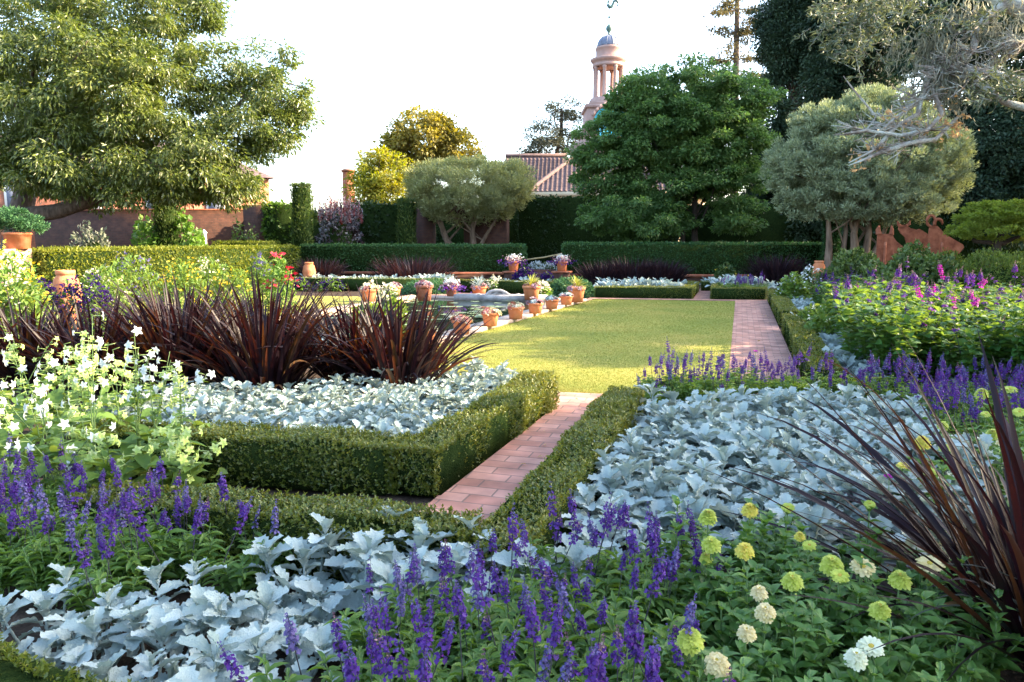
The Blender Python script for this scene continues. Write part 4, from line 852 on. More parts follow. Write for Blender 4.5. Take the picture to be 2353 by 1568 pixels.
def column(label, x, y0, y1, hw, d, mat='topiary', bare=0):
    s = d/CF; c = base(x, 560, d); z1 = zz(y0, d); n = int(2600); mb = MB(); a = rng.random(n)*6.28; u = rng.random(n); z = z1*(u**.9)
    rr = hw*s*(.92+.10*np.sin(a*3+z*2)+rng.normal(size=n)*.05)*np.where(z > z1*.96, .85, 1)
    topn = 350; P = np.stack([c[0]+np.cos(a)*rr, c[1]+np.sin(a)*rr, z], 1); tp = rng.random(topn)*6.28; tr = np.sqrt(rng.random(topn))*hw*s
    P = np.vstack([P, np.stack([c[0]+np.cos(tp)*tr, c[1]+np.sin(tp)*tr, np.full(topn, z1)+rng.normal(size=topn)*.05], 1)]); o = unit(P-np.array([c[0], c[1], 0])-np.c_[np.zeros((len(P),2)), P[:,2]*.96])
    K = len(P); L = rng.uniform(.06, .17, K); mb.inst(RH, P, frames(unit(o*.4+rnd(K)*.35+np.array([0,0,.9])), unit(o+rnd(K)*.4)), np.stack([L*.4, L, L], 1)); mb.lathe([(0,0),(hw*s*.86,0),(hw*s*.86,z1-.08),(0,z1-.05)], c, 12, 1)
    return tag(obj('clipped_column', mb, [M[mat], M['box_core']], origin=c), label, 'shrub')
column('tall clipped cylindrical yew column beside the red smoke bush', 697, 430, 570, 23, 34)
column('ivy clad column standing in the big left tree\'s shade', 385, 428, 530, 27, 31.5)
column('narrow clipped yew column beside the brick gateway', 935, 464, 570, 21, 36)
def ground_mound(name, label, cat, x, ytop, hw, d, n, size, mat, depthk=1.0, **k):
    s = d/CF; c = base(x, 560, d); return mound(name, label, cat, c, (hw*s, hw*s*depthk, zz(ytop, d)/1.02), n, size, mat, **k)
sm = ground_mound('smoke_bush', 'purple leaved smoke bush with red feathery tips between clipped columns', 'shrub', 783, 470, 58, 35.5, 2600, .15, 'plum', aspect=.7, lump=.1)
pl = MB(); n = 46; c = np.array(base(783, 560, 35.5)); s = 35.5/CF
for i in range(n):
    a = rng.random()*6.28; r_ = math.sqrt(rng.random())*52*s; x0 = c+np.array([math.cos(a)*r_, math.sin(a)*r_, zz(478+ (r_/s/52)**2*30, 35.5)-.15]); L = rng.uniform(.5, .95); k = 36; u = rng.random(k)
    P = x0+np.array([rng.normal()*.08+.1*math.cos(a), rng.normal()*.08, 1.0])*L*u[:, None]; l = .13*(1.2-.7*u); pl.inst(RH, P, frames(unit(rnd(k)*.6+np.array([0,0,.9])), rnd(k)), np.stack([l*.6, l, l], 1))
obj('feathery_tips', pl, M['plum_red'], sm)
ground_mound('shrub', 'grey leaved shrub in front of the left brick wall', 'shrub', 212, 525, 45, 33.5, 1100, .2, 'grey_shrub', lump=.25, droop=-.4)
ground_mound('shrub', 'wide bright green leafy shrub below the ivy clad column', 'shrub', 385, 506, 108, 32, 3200, .22, 'bright_shrub', aspect=.75, lump=.2, depthk=.5)
ground_mound('shrub', 'small yellow olive shrub left of the bright ivy', 'shrub', 562, 524, 46, 34, 1100, .16, 'shrub', lump=.2)
fp = MB(); c = base(470, 560, 32.5); fp.lathe([(0,0),(.14,0),(.14,1.25),(.10,1.3),(.10,zz(538,32.5)),(.14,zz(535,32.5)),(.02,zz(528,32.5)),(0,zz(527,32.5))], c, 10); tag(obj('garden_post', fp, M['white'], origin=c), 'pale finial topped garden post behind the left hedge', 'post')
# bonsai pot on plinth
d = 19.5; s = d/CF; c = base(6, 585, d); zp = zz(572, d); tag(obj('stone_plinth', MB().box((c[0], c[1], zp/2), (90*s, .8, zp), 0, yaw), M['stucco_pink'], origin=c), 'pink stone plinth at the left edge carrying a potted pine', 'plinth')
t = thing('potted_pine', 'spreading pine in a wide terracotta pot on the pink plinth', 'potted tree', (c[0], c[1], zp)); x0 = at(42, 570, d); hgt = zz(535, d)-zp
obj('pot', MB().lathe([(0,zp),(24*s,zp),(28*s,zp+hgt*.85),(30*s,zp+hgt*.86),(30*s,zp+hgt),(26*s,zp+hgt),(25*s,zp+hgt*.9),(0,zp+hgt*.9)], (x0[0], x0[1], 0), 24), M['terracotta'], t, True)
tk = MB(); tk.tube([[x0[0], x0[1], zp+hgt*.8], at(38,520,d), at(20,505,d)], [.09,.07,.04], 7); tk.tube([at(40,525,d), at(70,515,d)], [.05,.02], 6); obj('trunk', tk, M['bark'], t, True)
cb, _ = crown([EB(40,500,d,55,16), EB(75,522,d,30,10), EB(-10,495,d,40,18), EB(30,518,d,45,8)], 80, .14, 90, .09, aspect=.25, up_bias=.5, droop=-.4, flat=.5); obj('crown', cb, M['juniper'], t)

# -------------------------------------------------- right hand shrubs and rusty animals
Z7 = lambda P: [(1692.3+x*.2977, 466.8+y*.2977) for x, y in P]
def cutout(label, P, d, extra=None, post=None, legs=None):
    P = Z7(P); V = np.array([at(x, y, d) for x, y in P]); n = len(V); c = V.mean(0); t = thing('animal_sculpture', label, 'sculpture', (c[0], c[1], 0), 'rusty metal animal sculptures'); mb = MB(); bk = np.array([-math.sin(yaw), math.cos(yaw), 0])*.05
    import mathutils
    tri = mathutils.geometry.tessellate_polygon([[Vector((x, -y, 0)) for x, y in P]])
    W = np.vstack([V, V+bk]); mb.add(W, [list(q) for q in tri]+[[n+q[2], n+q[1], n+q[0]] for q in tri]); mb.add(W, [[i, (i+1) % n, n+(i+1) % n, n+i] for i in range(n)])
    obj('body_plate', mb, M['rust'], t)
    if extra:
        for e, r in extra: obj('horn', MB().tube([at(*q, d) for q in Z7(e)], r, 6), M['rust'], t, True)
    lg = MB()
    for x in (post or []): p = at(*Z7([(x, 300)])[0], d-.12); lg.tube([[p[0], p[1], 0], p], .045, 6)
    if post: obj('support_post', lg, M['rust'], t)
    return t
el = lambda cx, cy, rx, ry, a0, a1, n=14: [(cx+rx*math.cos(a), cy+ry*math.sin(a)) for a in np.linspace(a0, a1, n)]
cutout('rusty metal animal with two upright horns nearest the olive trunks', [(1088,300),(1092,215),(1130,240),(1178,238),(1208,230),(1212,262),(1235,295),(1282,332),(1288,372),(1262,440),(1240,520),(1090,520),(1083,400)], 23.5, [([(1098,240),(1092,205),(1100,175)], [.09,.07,.02]), ([(1195,245),(1200,205),(1196,172)], [.08,.06,.02])], [1150])
cutout('rusty metal animal with small horns between the other two sculptures', [(1250,200),(1262,172),(1290,168),(1315,172),(1345,195),(1395,208),(1412,200),(1440,215),(1485,245),(1500,360),(1490,480),(1335,480),(1322,340),(1300,262),(1268,232)], 24.2, [([(1268,185),(1250,165),(1243,138)], [.06,.05,.02]), ([(1310,178),(1335,160),(1340,135)], [.06,.05,.02])], [1385])
cutout('rusty metal animal with big curled horns beside the cloud pruned pine', [(1482,360),(1484,260),(1492,190),(1520,172),(1552,178),(1580,205),(1610,240),(1670,275),(1750,322),(1757,345),(1735,372),(1690,420),(1670,500),(1480,500)], 23.2, [(el(1503,140,33,42,1.6,7.2), .045), (el(1558,158,30,32,3.0,6.6), [.05]*10+[.04,.03,.02,.01])], [1590])
ground_mound('rhododendron', 'rounded leathery shrub below the olive trunks', 'shrub', 1975, 582, 78, 20, 7000, .12, 'rhodo', lump=.14, aspect=.6)
ground_mound('rhododendron', 'wide leathery shrub in front of the rusty animals', 'shrub', 2115, 580, 110, 18.5, 9000, .115, 'rhodo', lump=.14, aspect=.6)
ground_mound('rhododendron', 'lower leathery shrub behind the purple sage at right', 'shrub', 2050, 640, 88, 16, 6500, .10, 'rhodo', lump=.14, aspect=.6)
ground_mound('clipped_mound', 'smooth clipped green mound at the right edge below the pine', 'shrub', 2300, 578, 122, 17, 15000, .07, 'mound_leaf', lump=.05, aspect=.4)
ground_mound('clipped_mound', 'small clipped mound just left of the large smooth mound', 'shrub', 2185, 580, 58, 19.5, 7000, .07, 'mound_leaf', lump=.05, aspect=.4)
d = 18.5; t = thing('cloud_pine', 'bright yellow green cloud pruned pine at the right edge', 'tree', base(2310,580,d)); cb, _ = crown([EB(2285,500,d,75,24), EB(2330,490,d,90,26), EB(2310,535,d,95,20), EB(2215,530,d,35,14), EB(2255,478,d,40,10), EB(2400,520,d,60,40)], 330, .13, 120, .075, aspect=.28, up_bias=.6, droop=-.5, flat=.45, shell=.7); obj('crown', cb, M['cloud_pine'], t)
tk = MB(); tk.tube([base(2310,580,d), at(2290,560,d), at(2310,520,d), at(2290,490,d)], [.12,.1,.07,.03], 7); tk.tube([at(2300,560,d), at(2240,555,d), at(2220,535,d)], [.07,.05,.02], 6); tk.tube([at(2300,560,d), at(2350,540,d)], [.07,.03], 6); obj('trunk', tk, M['bark_dark'], t, True)
# ================================================================== POND, POTS, FAR BEDS
M['violet_deep'] = leafmat('deep_violet_petal', [(.018,.006,.06),(.035,.012,.11)], None, .2, .7, .1)
# lily pads
for i in range(70):
    y = rng.uniform(11.5, 19.6); x = rng.uniform(-8.9, edge(y)-.55)
    if rng.random() < .35 and y < 14: continue
    r = rng.uniform(.10, .19); a = np.linspace(.25, 2*math.pi-.25, 15)+rng.random()*6; V = np.vstack([[[0,0,.003]], np.stack([np.cos(a)*r, np.sin(a)*r, np.full(15, .004)+.012*rng.random(15)], 1)]); mb = MB(); mb.add(V, [[0,k,k+1] for k in range(1, 15)])
    o = obj('lily_pad', mb, M['pad']); o.location = (x, y, .016+.0006*i); tag(o, 'round green lily pad floating on the dark pond water', 'lily pad', 'lily pads on the pond')
# carved stone wall fountain
d = 20.9; fo = thing('stone_fountain', 'carved grey stone scroll fountain at the far end of the pond', 'fountain', base(1150,690,d)); s = d/CF; z0 = .02
def Zf(P): return [((1100+x/1.81)/1.0, (900+y/1.81)) for x, y in P]
top = [(1385,512),(1385,490),(1400,475),(1425,472),(1445,482),(1462,488),(1478,470),(1500,452),(1540,442),(1580,444),(1615,458),(1640,476),(1660,488),(1680,480),(1705,474),(1730,484),(1740,500),(1740,512)]
P = [((1100+x/1.81)/1.7136, (900+y/1.81)/1.7136) for x, y in top]; V = np.array([at(x, y, d) for x, y in P]); bk = np.array([-math.sin(yaw), math.cos(yaw), 0])*.35; n = len(V)
import mathutils
tri = mathutils.geometry.tessellate_polygon([[Vector((x, -y, 0)) for x, y in P]]); mb = MB(); W = np.vstack([V, V+bk]); mb.add(W, [list(q) for q in tri]+[[n+q[2], n+q[1], n+q[0]] for q in tri]); mb.add(W, [[i, (i+1) % n, n+(i+1) % n, n+i] for i in range(n)])
obj('slab', mb, M['stone'], fo); fr = MB(); fr.tube(V[1:-1]-bk*.12, .05, 6)
for (x, r) in ((1142-17, 9), (1142+17, 9), (1142, 12)):
    a = np.linspace(0, 9, 26); c = at(x, 681, d); q = np.stack([c[0]+r*s*(1-a/11)*np.cos(a)*math.cos(yaw), c[1]+r*s*(1-a/11)*np.cos(a)*math.sin(yaw)-.03, c[2]+r*s*(1-a/11)*np.sin(a)*.7], 1); fr.tube(q, .028, 5)
for x in (1094, 1204): fr.sphere(at(x*.998+1, 683, d-.05), (8*s, 5*s, 7*s), 10, 6)
obj('carved_scroll', fr, M['stone'], fo, True); bsn = MB(); bsn.box((*base(1150,690,d)[:2], .09), (2.6, .5, .17), 0, yaw*.3); obj('footing', bsn, M['stone'], fo)

def rosettes(mb, c, R_, n, mat_m, size, k=14, up=.5):
    "succulent rosettes heaped over a pot"
    for i in range(n):
        a = rng.random()*6.28; r = R_*math.sqrt(rng.random()); p = np.array([c[0]+math.cos(a)*r, c[1]+math.sin(a)*r, c[2]+rng.uniform(-.02, .12)*(1.2-r/R_)*R_/.2])
        ax = unit(np.array([math.cos(a)*r/R_*.9, math.sin(a)*r/R_*.9, .8])+rng.normal(size=3)*.25); az = np.arange(k)*2.4; f = np.arange(k)/k
        u = unit(np.cross(ax, [.3,.5,.8])); v = np.cross(ax, u); el = .25+1.0*f
        D = (np.cos(az)*np.cos(el))[:, None]*u+(np.sin(az)*np.cos(el))[:, None]*v+np.sin(el)[:, None]*ax
        L = size*rng.uniform(.8, 1.2)*(1.1-.5*f); mb.inst(OVATE, np.tile(p, (k,1)), frames(D, np.tile(ax, (k,1))), np.stack([L*.55, L, L], 1), mat_m)
POTPROF = lambda r, h: [(0,0),(r*.78,0),(r*.95,h*.80),(r*.955,h*.82)]
RIMPROF = lambda r, h: [(r*.955,h*.80),(r*1.06,h*.81),(r*1.10,h*.985),(r*1.07,h),(r*.95,h),(r*.92,h*.88),(0,h*.88)]
def pot(x, y, wpx, hpx, label, kind, d=None, z=.075, old=False, group='terracotta pots round the pond', px2=None):
    "terracotta pot with what grows in it; wpx/hpx give its seen size"
    p = gr(x, y, z) if d is None else at(x, y, d); dep = float((p-CAM) @ fw); s = dep/CF; r = wpx*s/2/1.08; h = hpx*s; z = p[2]
    t = thing('potted_plant', label, 'potted plant', p, group); mt = M['terracotta_old' if old else 'terracotta']
    b = obj('pot', MB().lathe(POTPROF(r, h), p, 24), mt, t, True); obj('rim', MB().lathe(RIMPROF(r, h), p, 24), mt, b, True)
    c = p+np.array([0,0,h*.95])
    def pl(name, fn, mats): m = MB(); fn(m); obj(name, m, [M[q] for q in mats], t)
    if kind == 'succ': pl('succulents', lambda m: (rosettes(m, c, r*.95, 13, 0, r*.5), rosettes(m, c, r*.95, 11, 1, r*.48)), ('pink_succ', 'pale_succ'))
    if kind == 'pale': pl('succulents', lambda m: (rosettes(m, c, r*.95, 15, 0, r*.5), rosettes(m, c, r*1.0, 9, 1, r*.48)), ('pale_succ', 'pink_succ'))
    if kind == 'plum': pl('succulents', lambda m: (rosettes(m, c, r*.95, 14, 0, r*.5), rosettes(m, c, r*.9, 9, 1, r*.48)), ('plum_succ', 'blue_succ'))
    if kind == 'blue': pl('succulents', lambda m: (rosettes(m, c, r*.95, 16, 0, r*.5), rosettes(m, c, r*1.0, 7, 1, r*.42)), ('blue_succ', 'plum_succ'))
    if kind in ('agave', 'greyagave'):
        def ag(m):
            n = 46; a = rng.random(n)*6.28; straps(m, np.tile(c, (n,1)), a, rng.uniform(.25, 1.5, n), r*rng.uniform(1.2, 1.9, n), np.full(n, r*.17), rng.uniform(.1, .8, n), 5, .3)
        pl('sword_leaves', ag, ('yellow_strap' if kind == 'agave' else 'blue_succ',)); pl('trailing_succulents', lambda m: rosettes(m, c-np.array([0,0,.03]), r*1.1, 14, 0, r*.4), ('plum_succ',))
    if kind in ('white', 'whitepurple'):
        def wf(m):
            n = 260; P = c+rnd(n)*np.array([r*.7, r*.7, r*.28])+np.array([0,0,r*.35]); L = rng.uniform(.05, .09, n); m.inst(OVATE, P, frames(rnd(n)+np.array([0,0,.4]), rnd(n)+np.array([0,0,.8])), np.stack([L*.6, L, L], 1), 0)
            n = 150; P = c+rnd(n)*np.array([r*.62, r*.62, r*.3])+np.array([0,0,r*.75]); L = rng.uniform(.05, .09, n); m.inst(RH, P, frames(rnd(n)+np.array([0,0,.5]), rnd(n)), np.stack([L*.9, L, L], 1), 1)
            n = 200; P = c+rnd(n)*np.array([r*1.1, r*1.1, r*.3])+np.array([0,0,-.02]); L = rng.uniform(.05, .09, n); m.inst(RH, P, frames(rnd(n), rnd(n)), np.stack([L*.8, L, L], 1), 2)
        pl('foliage', wf, ('plum_succ', 'white_petal', 'violet'))  # white and violet flowers built into this part together with the leaves
    return t
pot(978, 797, 52, 40, 'terracotta pot of pink succulents half hidden behind the dark strap leaves', 'succ')
pot(1061, 768, 46, 33, 'nearest fully visible terracotta pot on the pond coping with red tipped succulents', 'succ')
pot(1127, 749, 42, 31, 'terracotta pot of cream succulents, second fully visible one along the coping', 'pale')
pot(1185, 733, 40, 28, 'terracotta pot of cream and yellow succulents, third fully visible one along the coping', 'pale')
pot(1230, 720, 38, 24, 'terracotta pot of plum coloured succulents, fourth along the coping', 'plum')
pot(1268, 710, 34, 22, 'terracotta pot of blue grey succulents, fifth along the coping', 'blue')
pot(1301, 700, 32, 20, 'small terracotta pot of grey and plum succulents in front of the spiky pot', 'blue')
pot(1324, 694, 42, 34, 'large terracotta pot with yellow spiky leaves at the far end of the coping', 'agave')
pot(1221, 689, 42, 32, 'large terracotta pot with yellow spiky leaves right of the stone fountain', 'agave')
pot(975, 691, 42, 36, 'tall terracotta pot with plum succulents standing left of the pond', 'plum', old=True)
pot(905, 680, 36, 22, 'terracotta pot with plum succulents behind the cream flowers left of the pond', 'plum')
pot(848, 693, 40, 28, 'terracotta pot of pink succulents at the left edge of the pond', 'succ')
pot(1037, 681, 28, 22, 'weathered terracotta pot with purple trailing plant behind the pond', 'whitepurple', old=True)
pot(1101, 677, 38, 18, 'wide terracotta pot with a grey agave left of the fountain', 'greyagave')
pot(1188, 668, 24, 16, 'small terracotta pot under the purple flowers by the far steps', 'plum')
zp = zz(627, 30.0)+.07
for x, lab, k in ((1180, 'terracotta pot of white flowers on the left brick pier', 'white'), (1291, 'terracotta pot of white and purple flowers on the right brick pier', 'whitepurple')):
    c = P2(x, 640, 30.0); p = np.array([c[0], c[1], zp]); dd = float((p-CAM) @ fw); q = p-CAM; px = 1176.5+CF*(q @ rt)/dd; py = 784-CF*(q @ up)/dd
    pot(px, py, 27, 22, lab, k, d=dd, group='flower pots on the brick piers')
# big terracotta jars lying in the beds
for (x, y, d, wpx, lab) in ((151, 640, 13.5, 62, 'round terracotta jar among the purple flowers at far left'), (710, 612, 27, 30, 'round terracotta jar in front of the left yew hedge'), (1882, 609, 25, 32, 'round terracotta jar at the end of the right yew hedge')):
    s = d/CF; c = base(x, y, d); z1 = at(x, y, d)[2]; r = wpx*s/2
    j = thing('terracotta_jar', lab, 'jar', c); h = z1+r*.6
    obj('jar_body', MB().lathe([(0,0),(r*.5,0),(r*.85,h*.35),(r*1.0,h*.62),(r*.8,h*.86),(r*.55,h*.93)], c, 24), M['terracotta'], j, True); obj('jar_lip', MB().lathe([(r*.55,h*.92),(r*.66,h*.94),(r*.66,h),(r*.5,h),(r*.45,h*.9)], c, 24), M['terracotta'], j, True)

# -------------------------------------------------- clumps of flowers (leaf heap with blossoms)
def flower_clump(name, label, cat, c, r, h, leafm, n, ls, petal, nf, fs, group=None, aspect=.4, tall=0.0, core=True):
    mb = MB(); d = unit(rnd(n)); d[:, 2] = np.abs(d[:, 2]); rad = rng.uniform(.35, 1, n)**.5; P = np.array([c[0], c[1], 0])+d*rad[:, None]*np.array([r, r, h]); L = ls*rng.uniform(.6, 1.3, n)
    mb.inst(LANCE, P, frames(unit(d*.6+rnd(n)*.6+np.array([0,0,.3])), unit(np.array([0,0,.9])+d*.4+rnd(n)*.45)), np.stack([L*aspect, L, L], 1), 0); mats = [leafm]
    t = thing(name, label, cat, (c[0], c[1], 0), group); obj('foliage', mb, M[leafm], t)
    pb = MB(); a = rng.random(nf)*6.28; rr = np.sqrt(rng.random(nf)); zt = h*np.sqrt(np.maximum(.05, 1-rr**2*.9))*rng.uniform(.8, 1.12, nf)+tall*rng.random(nf); C = np.stack([c[0]+np.cos(a)*rr*r, c[1]+np.sin(a)*rr*r, zt], 1)
    for k in range(5):
        o = rnd(nf); pb.inst(RH, C+o*fs*.25, frames(unit(o*np.array([1,1,.5])), unit(np.array([0,-.4,.7])+rnd(nf)*.5)), np.stack([np.full(nf, fs*.7), np.full(nf, fs), np.full(nf, fs)], 1))
    obj('blossoms', pb, M[petal], t); return t
FC = flower_clump
def fc(name, label, cat, x, ytop, hw, d, *a, **k): c = base(x, 600, d); return FC(name, label, cat, c, hw*d/CF, zz(ytop, d)*1.0, *a, **k)
# juniper spreads at the pond
for (x, y, hw, d, lab) in ((985, 646, 62, 24, 'feathery green juniper mound left of the fountain'), (1312, 641, 52, 22.8, 'feathery green juniper mound behind the spiky pot at the lawn corner')):
    s = d/CF; c = base(x, 690, d); mound('juniper', lab, 'shrub', c, (hw*s, hw*s*.8, zz(y, d)), 3600, .11, 'juniper', aspect=.3, lump=.12, droop=.5)
fc('purple_petunia', 'deep purple flower clump spilling beside the far left pier', 'flowering plant', 1208, 620, 28, 28, 'salvia_leaf', 360, .12, 'violet_deep', 260, .09)
fc('purple_petunia', 'deep purple flower clump below the right pier pot', 'flowering plant', 1256, 630, 16, 28, 'salvia_leaf', 180, .12, 'violet_deep', 110, .09)
for (x, y, hw, d, lab) in ((1135, 648, 16, 24, 'pale cream flowers right of the grey agave pot'), (1248, 656, 17, 21.5, 'pale cream flowers between the two spiky pots'), (893, 660, 16, 20, 'pale cream flowers behind the pond at left'), (852, 660, 18, 20.5, 'pale cream flowers left of the tall pot'), (880, 690, 16, 15.5, 'pale cream flowers behind the dark strap leaves')):
    fc('cream_flower', lab, 'flowering plant', x, y, hw, d, 'bright_shrub', 200, .16, 'cream_petal', 34, .09, aspect=.3, tall=.15)
fc('leafy_plant', 'bright yellow green leafy plant on the left edge of the pond', 'plant', 890, 705, 34, 15.5, 'nic_leaf', 420, .24, 'cream_petal', 12, .07)
fc('leafy_plant', 'green waterside leaves seen through the tips of the dark straps', 'plant', 850, 715, 40, 14.5, 'nic_leaf', 300, .24, 'cream_petal', 30, .07)
fc('flowering_vine', 'white flowered band on the terrace behind the steps', 'flowering plant', 1245, 604, 46, 34, 'shrub', 700, .12, 'white_petal', 160, .08)
# far strap plants
for (x, y, hw, d, lab) in ((950, 592, 92, 28.5, 'wide dark strap leaved clump before the left yew hedge'), (1390, 606, 60, 27.5, 'left part of the dark strap clumps before the right yew hedge'), (1455, 598, 70, 27.3, 'middle part of the dark strap clumps before the right yew hedge'), (1520, 604, 55, 27, 'right part of the dark strap clumps before the right yew hedge'), (1785, 592, 52, 26, 'dark strap clump near the right end of the yew hedge'), (735, 598, 45, 29, 'dark strap clump beside the terracotta jar at the left yew hedge')):
    c = base(x, 600, d); h = zz(y, d); n = 520
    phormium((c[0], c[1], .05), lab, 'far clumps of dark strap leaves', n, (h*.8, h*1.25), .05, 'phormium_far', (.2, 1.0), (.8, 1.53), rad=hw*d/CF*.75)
# silver strips far away
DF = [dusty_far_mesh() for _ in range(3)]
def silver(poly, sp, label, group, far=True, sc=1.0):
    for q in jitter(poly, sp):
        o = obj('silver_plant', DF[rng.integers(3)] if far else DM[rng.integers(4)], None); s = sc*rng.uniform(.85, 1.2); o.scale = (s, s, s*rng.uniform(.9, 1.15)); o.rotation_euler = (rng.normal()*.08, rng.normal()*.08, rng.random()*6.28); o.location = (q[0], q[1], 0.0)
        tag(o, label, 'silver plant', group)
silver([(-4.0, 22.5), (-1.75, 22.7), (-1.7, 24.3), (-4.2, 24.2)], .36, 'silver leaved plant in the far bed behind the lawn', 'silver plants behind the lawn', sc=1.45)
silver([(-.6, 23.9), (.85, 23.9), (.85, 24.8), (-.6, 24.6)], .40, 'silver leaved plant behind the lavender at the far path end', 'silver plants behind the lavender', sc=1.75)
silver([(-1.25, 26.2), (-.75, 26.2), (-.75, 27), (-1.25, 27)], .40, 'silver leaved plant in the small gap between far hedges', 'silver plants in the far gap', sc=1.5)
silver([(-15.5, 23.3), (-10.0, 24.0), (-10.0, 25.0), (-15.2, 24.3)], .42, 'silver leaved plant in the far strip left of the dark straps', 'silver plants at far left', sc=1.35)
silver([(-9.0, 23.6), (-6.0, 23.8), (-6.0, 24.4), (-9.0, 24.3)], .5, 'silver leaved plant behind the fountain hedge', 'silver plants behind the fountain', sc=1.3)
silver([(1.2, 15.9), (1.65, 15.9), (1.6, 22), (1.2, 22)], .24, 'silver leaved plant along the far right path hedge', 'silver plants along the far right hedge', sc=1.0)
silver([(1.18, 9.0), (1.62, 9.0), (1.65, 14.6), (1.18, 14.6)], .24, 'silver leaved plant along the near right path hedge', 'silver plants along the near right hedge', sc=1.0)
for q in jitter([(-.5, 22.85), (.8, 22.95), (.8, 23.7), (-.5, 23.6)], .34): salvia_plant((q[0], q[1], .05), 'lavender blue flower plant behind the far path end hedge', 'lavender plants at the far path end', 7, 1.15)
fc('leafy_plant', 'dark green bushy plant against the right yew hedge', 'plant', 1668, 608, 28, 26.5, 'shrub', 600, .14, 'yellow_petal', 4, .06)
fc('yellow_flower', 'small yellow flowers at the foot of the right yew hedge', 'flowering plant', 1715, 640, 40, 25.5, 'shrub', 260, .1, 'yellow_petal', 16, .09)
# left border flowers
lf_ = [(300,585,75,17,'nic_leaf','bud_violet',60,.05,'tall lime green flower clump with faint mauve spires at left'), (420,600,60,16,'nic_leaf','yellow_petal',40,.06,'lime green clump with a few yellow flowers behind the dark straps'), (530,612,60,17,'nic_leaf','yellow_petal',34,.06,'yellow flowering clump against the sunlit hedge'), (600,592,40,19,'nic_leaf','bud_violet',60,.05,'pale green clump with mauve haze left of the red dahlias'),
       (480,596,50,18,'nic_leaf','cream_petal',60,.05,'pale lime clump dotted with cream in the left border'), (230,612,60,15,'nic_leaf','cream_petal',40,.05,'lime clump beside the round jar'), (20,572,85,12,'bright_shrub','yellow_petal',90,.06,'tall yellow flowered bush at the left edge'), (15,640,75,9.5,'nic_leaf','cream_petal',40,.04,'pale feathery bush below the yellow flowers at the left edge'), (60,640,50,10.5,'nic_leaf','yellow_petal',30,.05,'pale green bush in front of the hedge end')]
for (x, y, hw, d, lm, pm, nf, fs, lab) in lf_: fc('border_flower', lab, 'flowering plant', x, y, hw, d, lm, 900, .12, pm, nf, fs, aspect=.4)
fc('red_dahlia', 'red dahlia plant in front of the left yew hedge', 'flowering plant', 643, 592, 32, 18, 'bright_shrub', 500, .13, 'red_petal', 11, .13, tall=.05)
for (x, lab) in ((95, 'violet flower clump left of the round jar'), (160, 'violet flower clump in front of the round jar'), (215, 'violet flower clump right of the round jar')): fc('violet_flower', lab, 'flowering plant', x, 650, 38, 12, 'salvia_leaf', 260, .1, 'violet_deep', 80, .06)
for (x, lab) in ((680, 'low violet plant by the left yew hedge end'), (760, 'low violet plant before the left silver strip')): fc('violet_flower', lab, 'flowering plant', x, 643, 40, 25, 'salvia_leaf', 260, .12, 'violet_deep', 70, .07)

# -------------------------------------------------- right border: tall sages and pale tobacco
BIG = [salvia_foliage(1.0, 12, .13, 'big_leaf', .34, .62, OVATE, .065), salvia_foliage(.95, 11, .14, 'big_leaf', .32, .62, OVATE, .07)]
SAGESP = [spike_mesh(v+3, ('salvia_stem', 'magenta', 'sage_calyx')) for v in range(2)]+[spike_mesh(v+2, ('salvia_stem', 'violet', 'sage_calyx')) for v in range(2)]
def tall_sage(loc, label, sc, k, bright=.15):
    t = thing('tall_sage', label, 'flowering plant', loc, 'tall sages in the right border', rng.random()*6.28); t.scale = (sc,)*3; obj('foliage', BIG[rng.integers(2)], None, t)
    for i in range(k):
        s = obj('flower_spike', SAGESP[rng.integers(2) if rng.random() < bright else 2+rng.integers(2)], None, t); a = rng.random()*6.28; r = .42*math.sqrt(rng.random()); s.location = (math.cos(a)*r, math.sin(a)*r, rng.uniform(.6, 1.0)*(1-.3*r)); s.rotation_euler = (rng.normal()*.35, rng.normal()*.35, rng.random()*6.28); s.scale = (1.5,1.5,1.6)
pts = jitter([(1.55, 8.9), (4.3, 8.6), (5.6, 11.5), (4.6, 13.5), (1.7, 14.0)], .52)
for q in pts: tall_sage((q[0], q[1], 0), 'tall magenta and purple sage with broad leaves filling the right border', rng.uniform(.84, 1.15), 2)
for q in jitter([(1.75, 15.8), (3.2, 15.5), (4.0, 20), (1.9, 20.5)], .75): tall_sage((q[0], q[1], 0), 'dark purple sage in the far right border below the leathery shrubs', rng.uniform(.68, .85), 6, .0)
fc('pale_tobacco', 'lime green leafy clump with white flowers at the far end of the right border', 'flowering plant', 1825, 632, 38, 18.5, 'nic_leaf', 900, .13, 'white_petal', 30, .07, aspect=.55)
fc('pale_tobacco', 'white flowered clump beside the right terracotta jar', 'flowering plant', 1860, 618, 30, 20, 'shrub', 500, .12, 'white_petal', 40, .07)
for i, (x, yt, hw, d, lab) in enumerate(((1925, 695, 70, 11.5, 'sunlit lime green clump leaning over the right path hedge'), (2030, 668, 75, 12, 'sunlit yellow green clump in the middle of the right border'), (1880, 705, 45, 13, 'small yellow leaved clump at the path side of the right border'))):
    fc('lime_clump', lab, 'flowering plant', x, yt, hw, d, 'nic_leaf', 900, .10, 'cream_petal', 25, .04, aspect=.55)
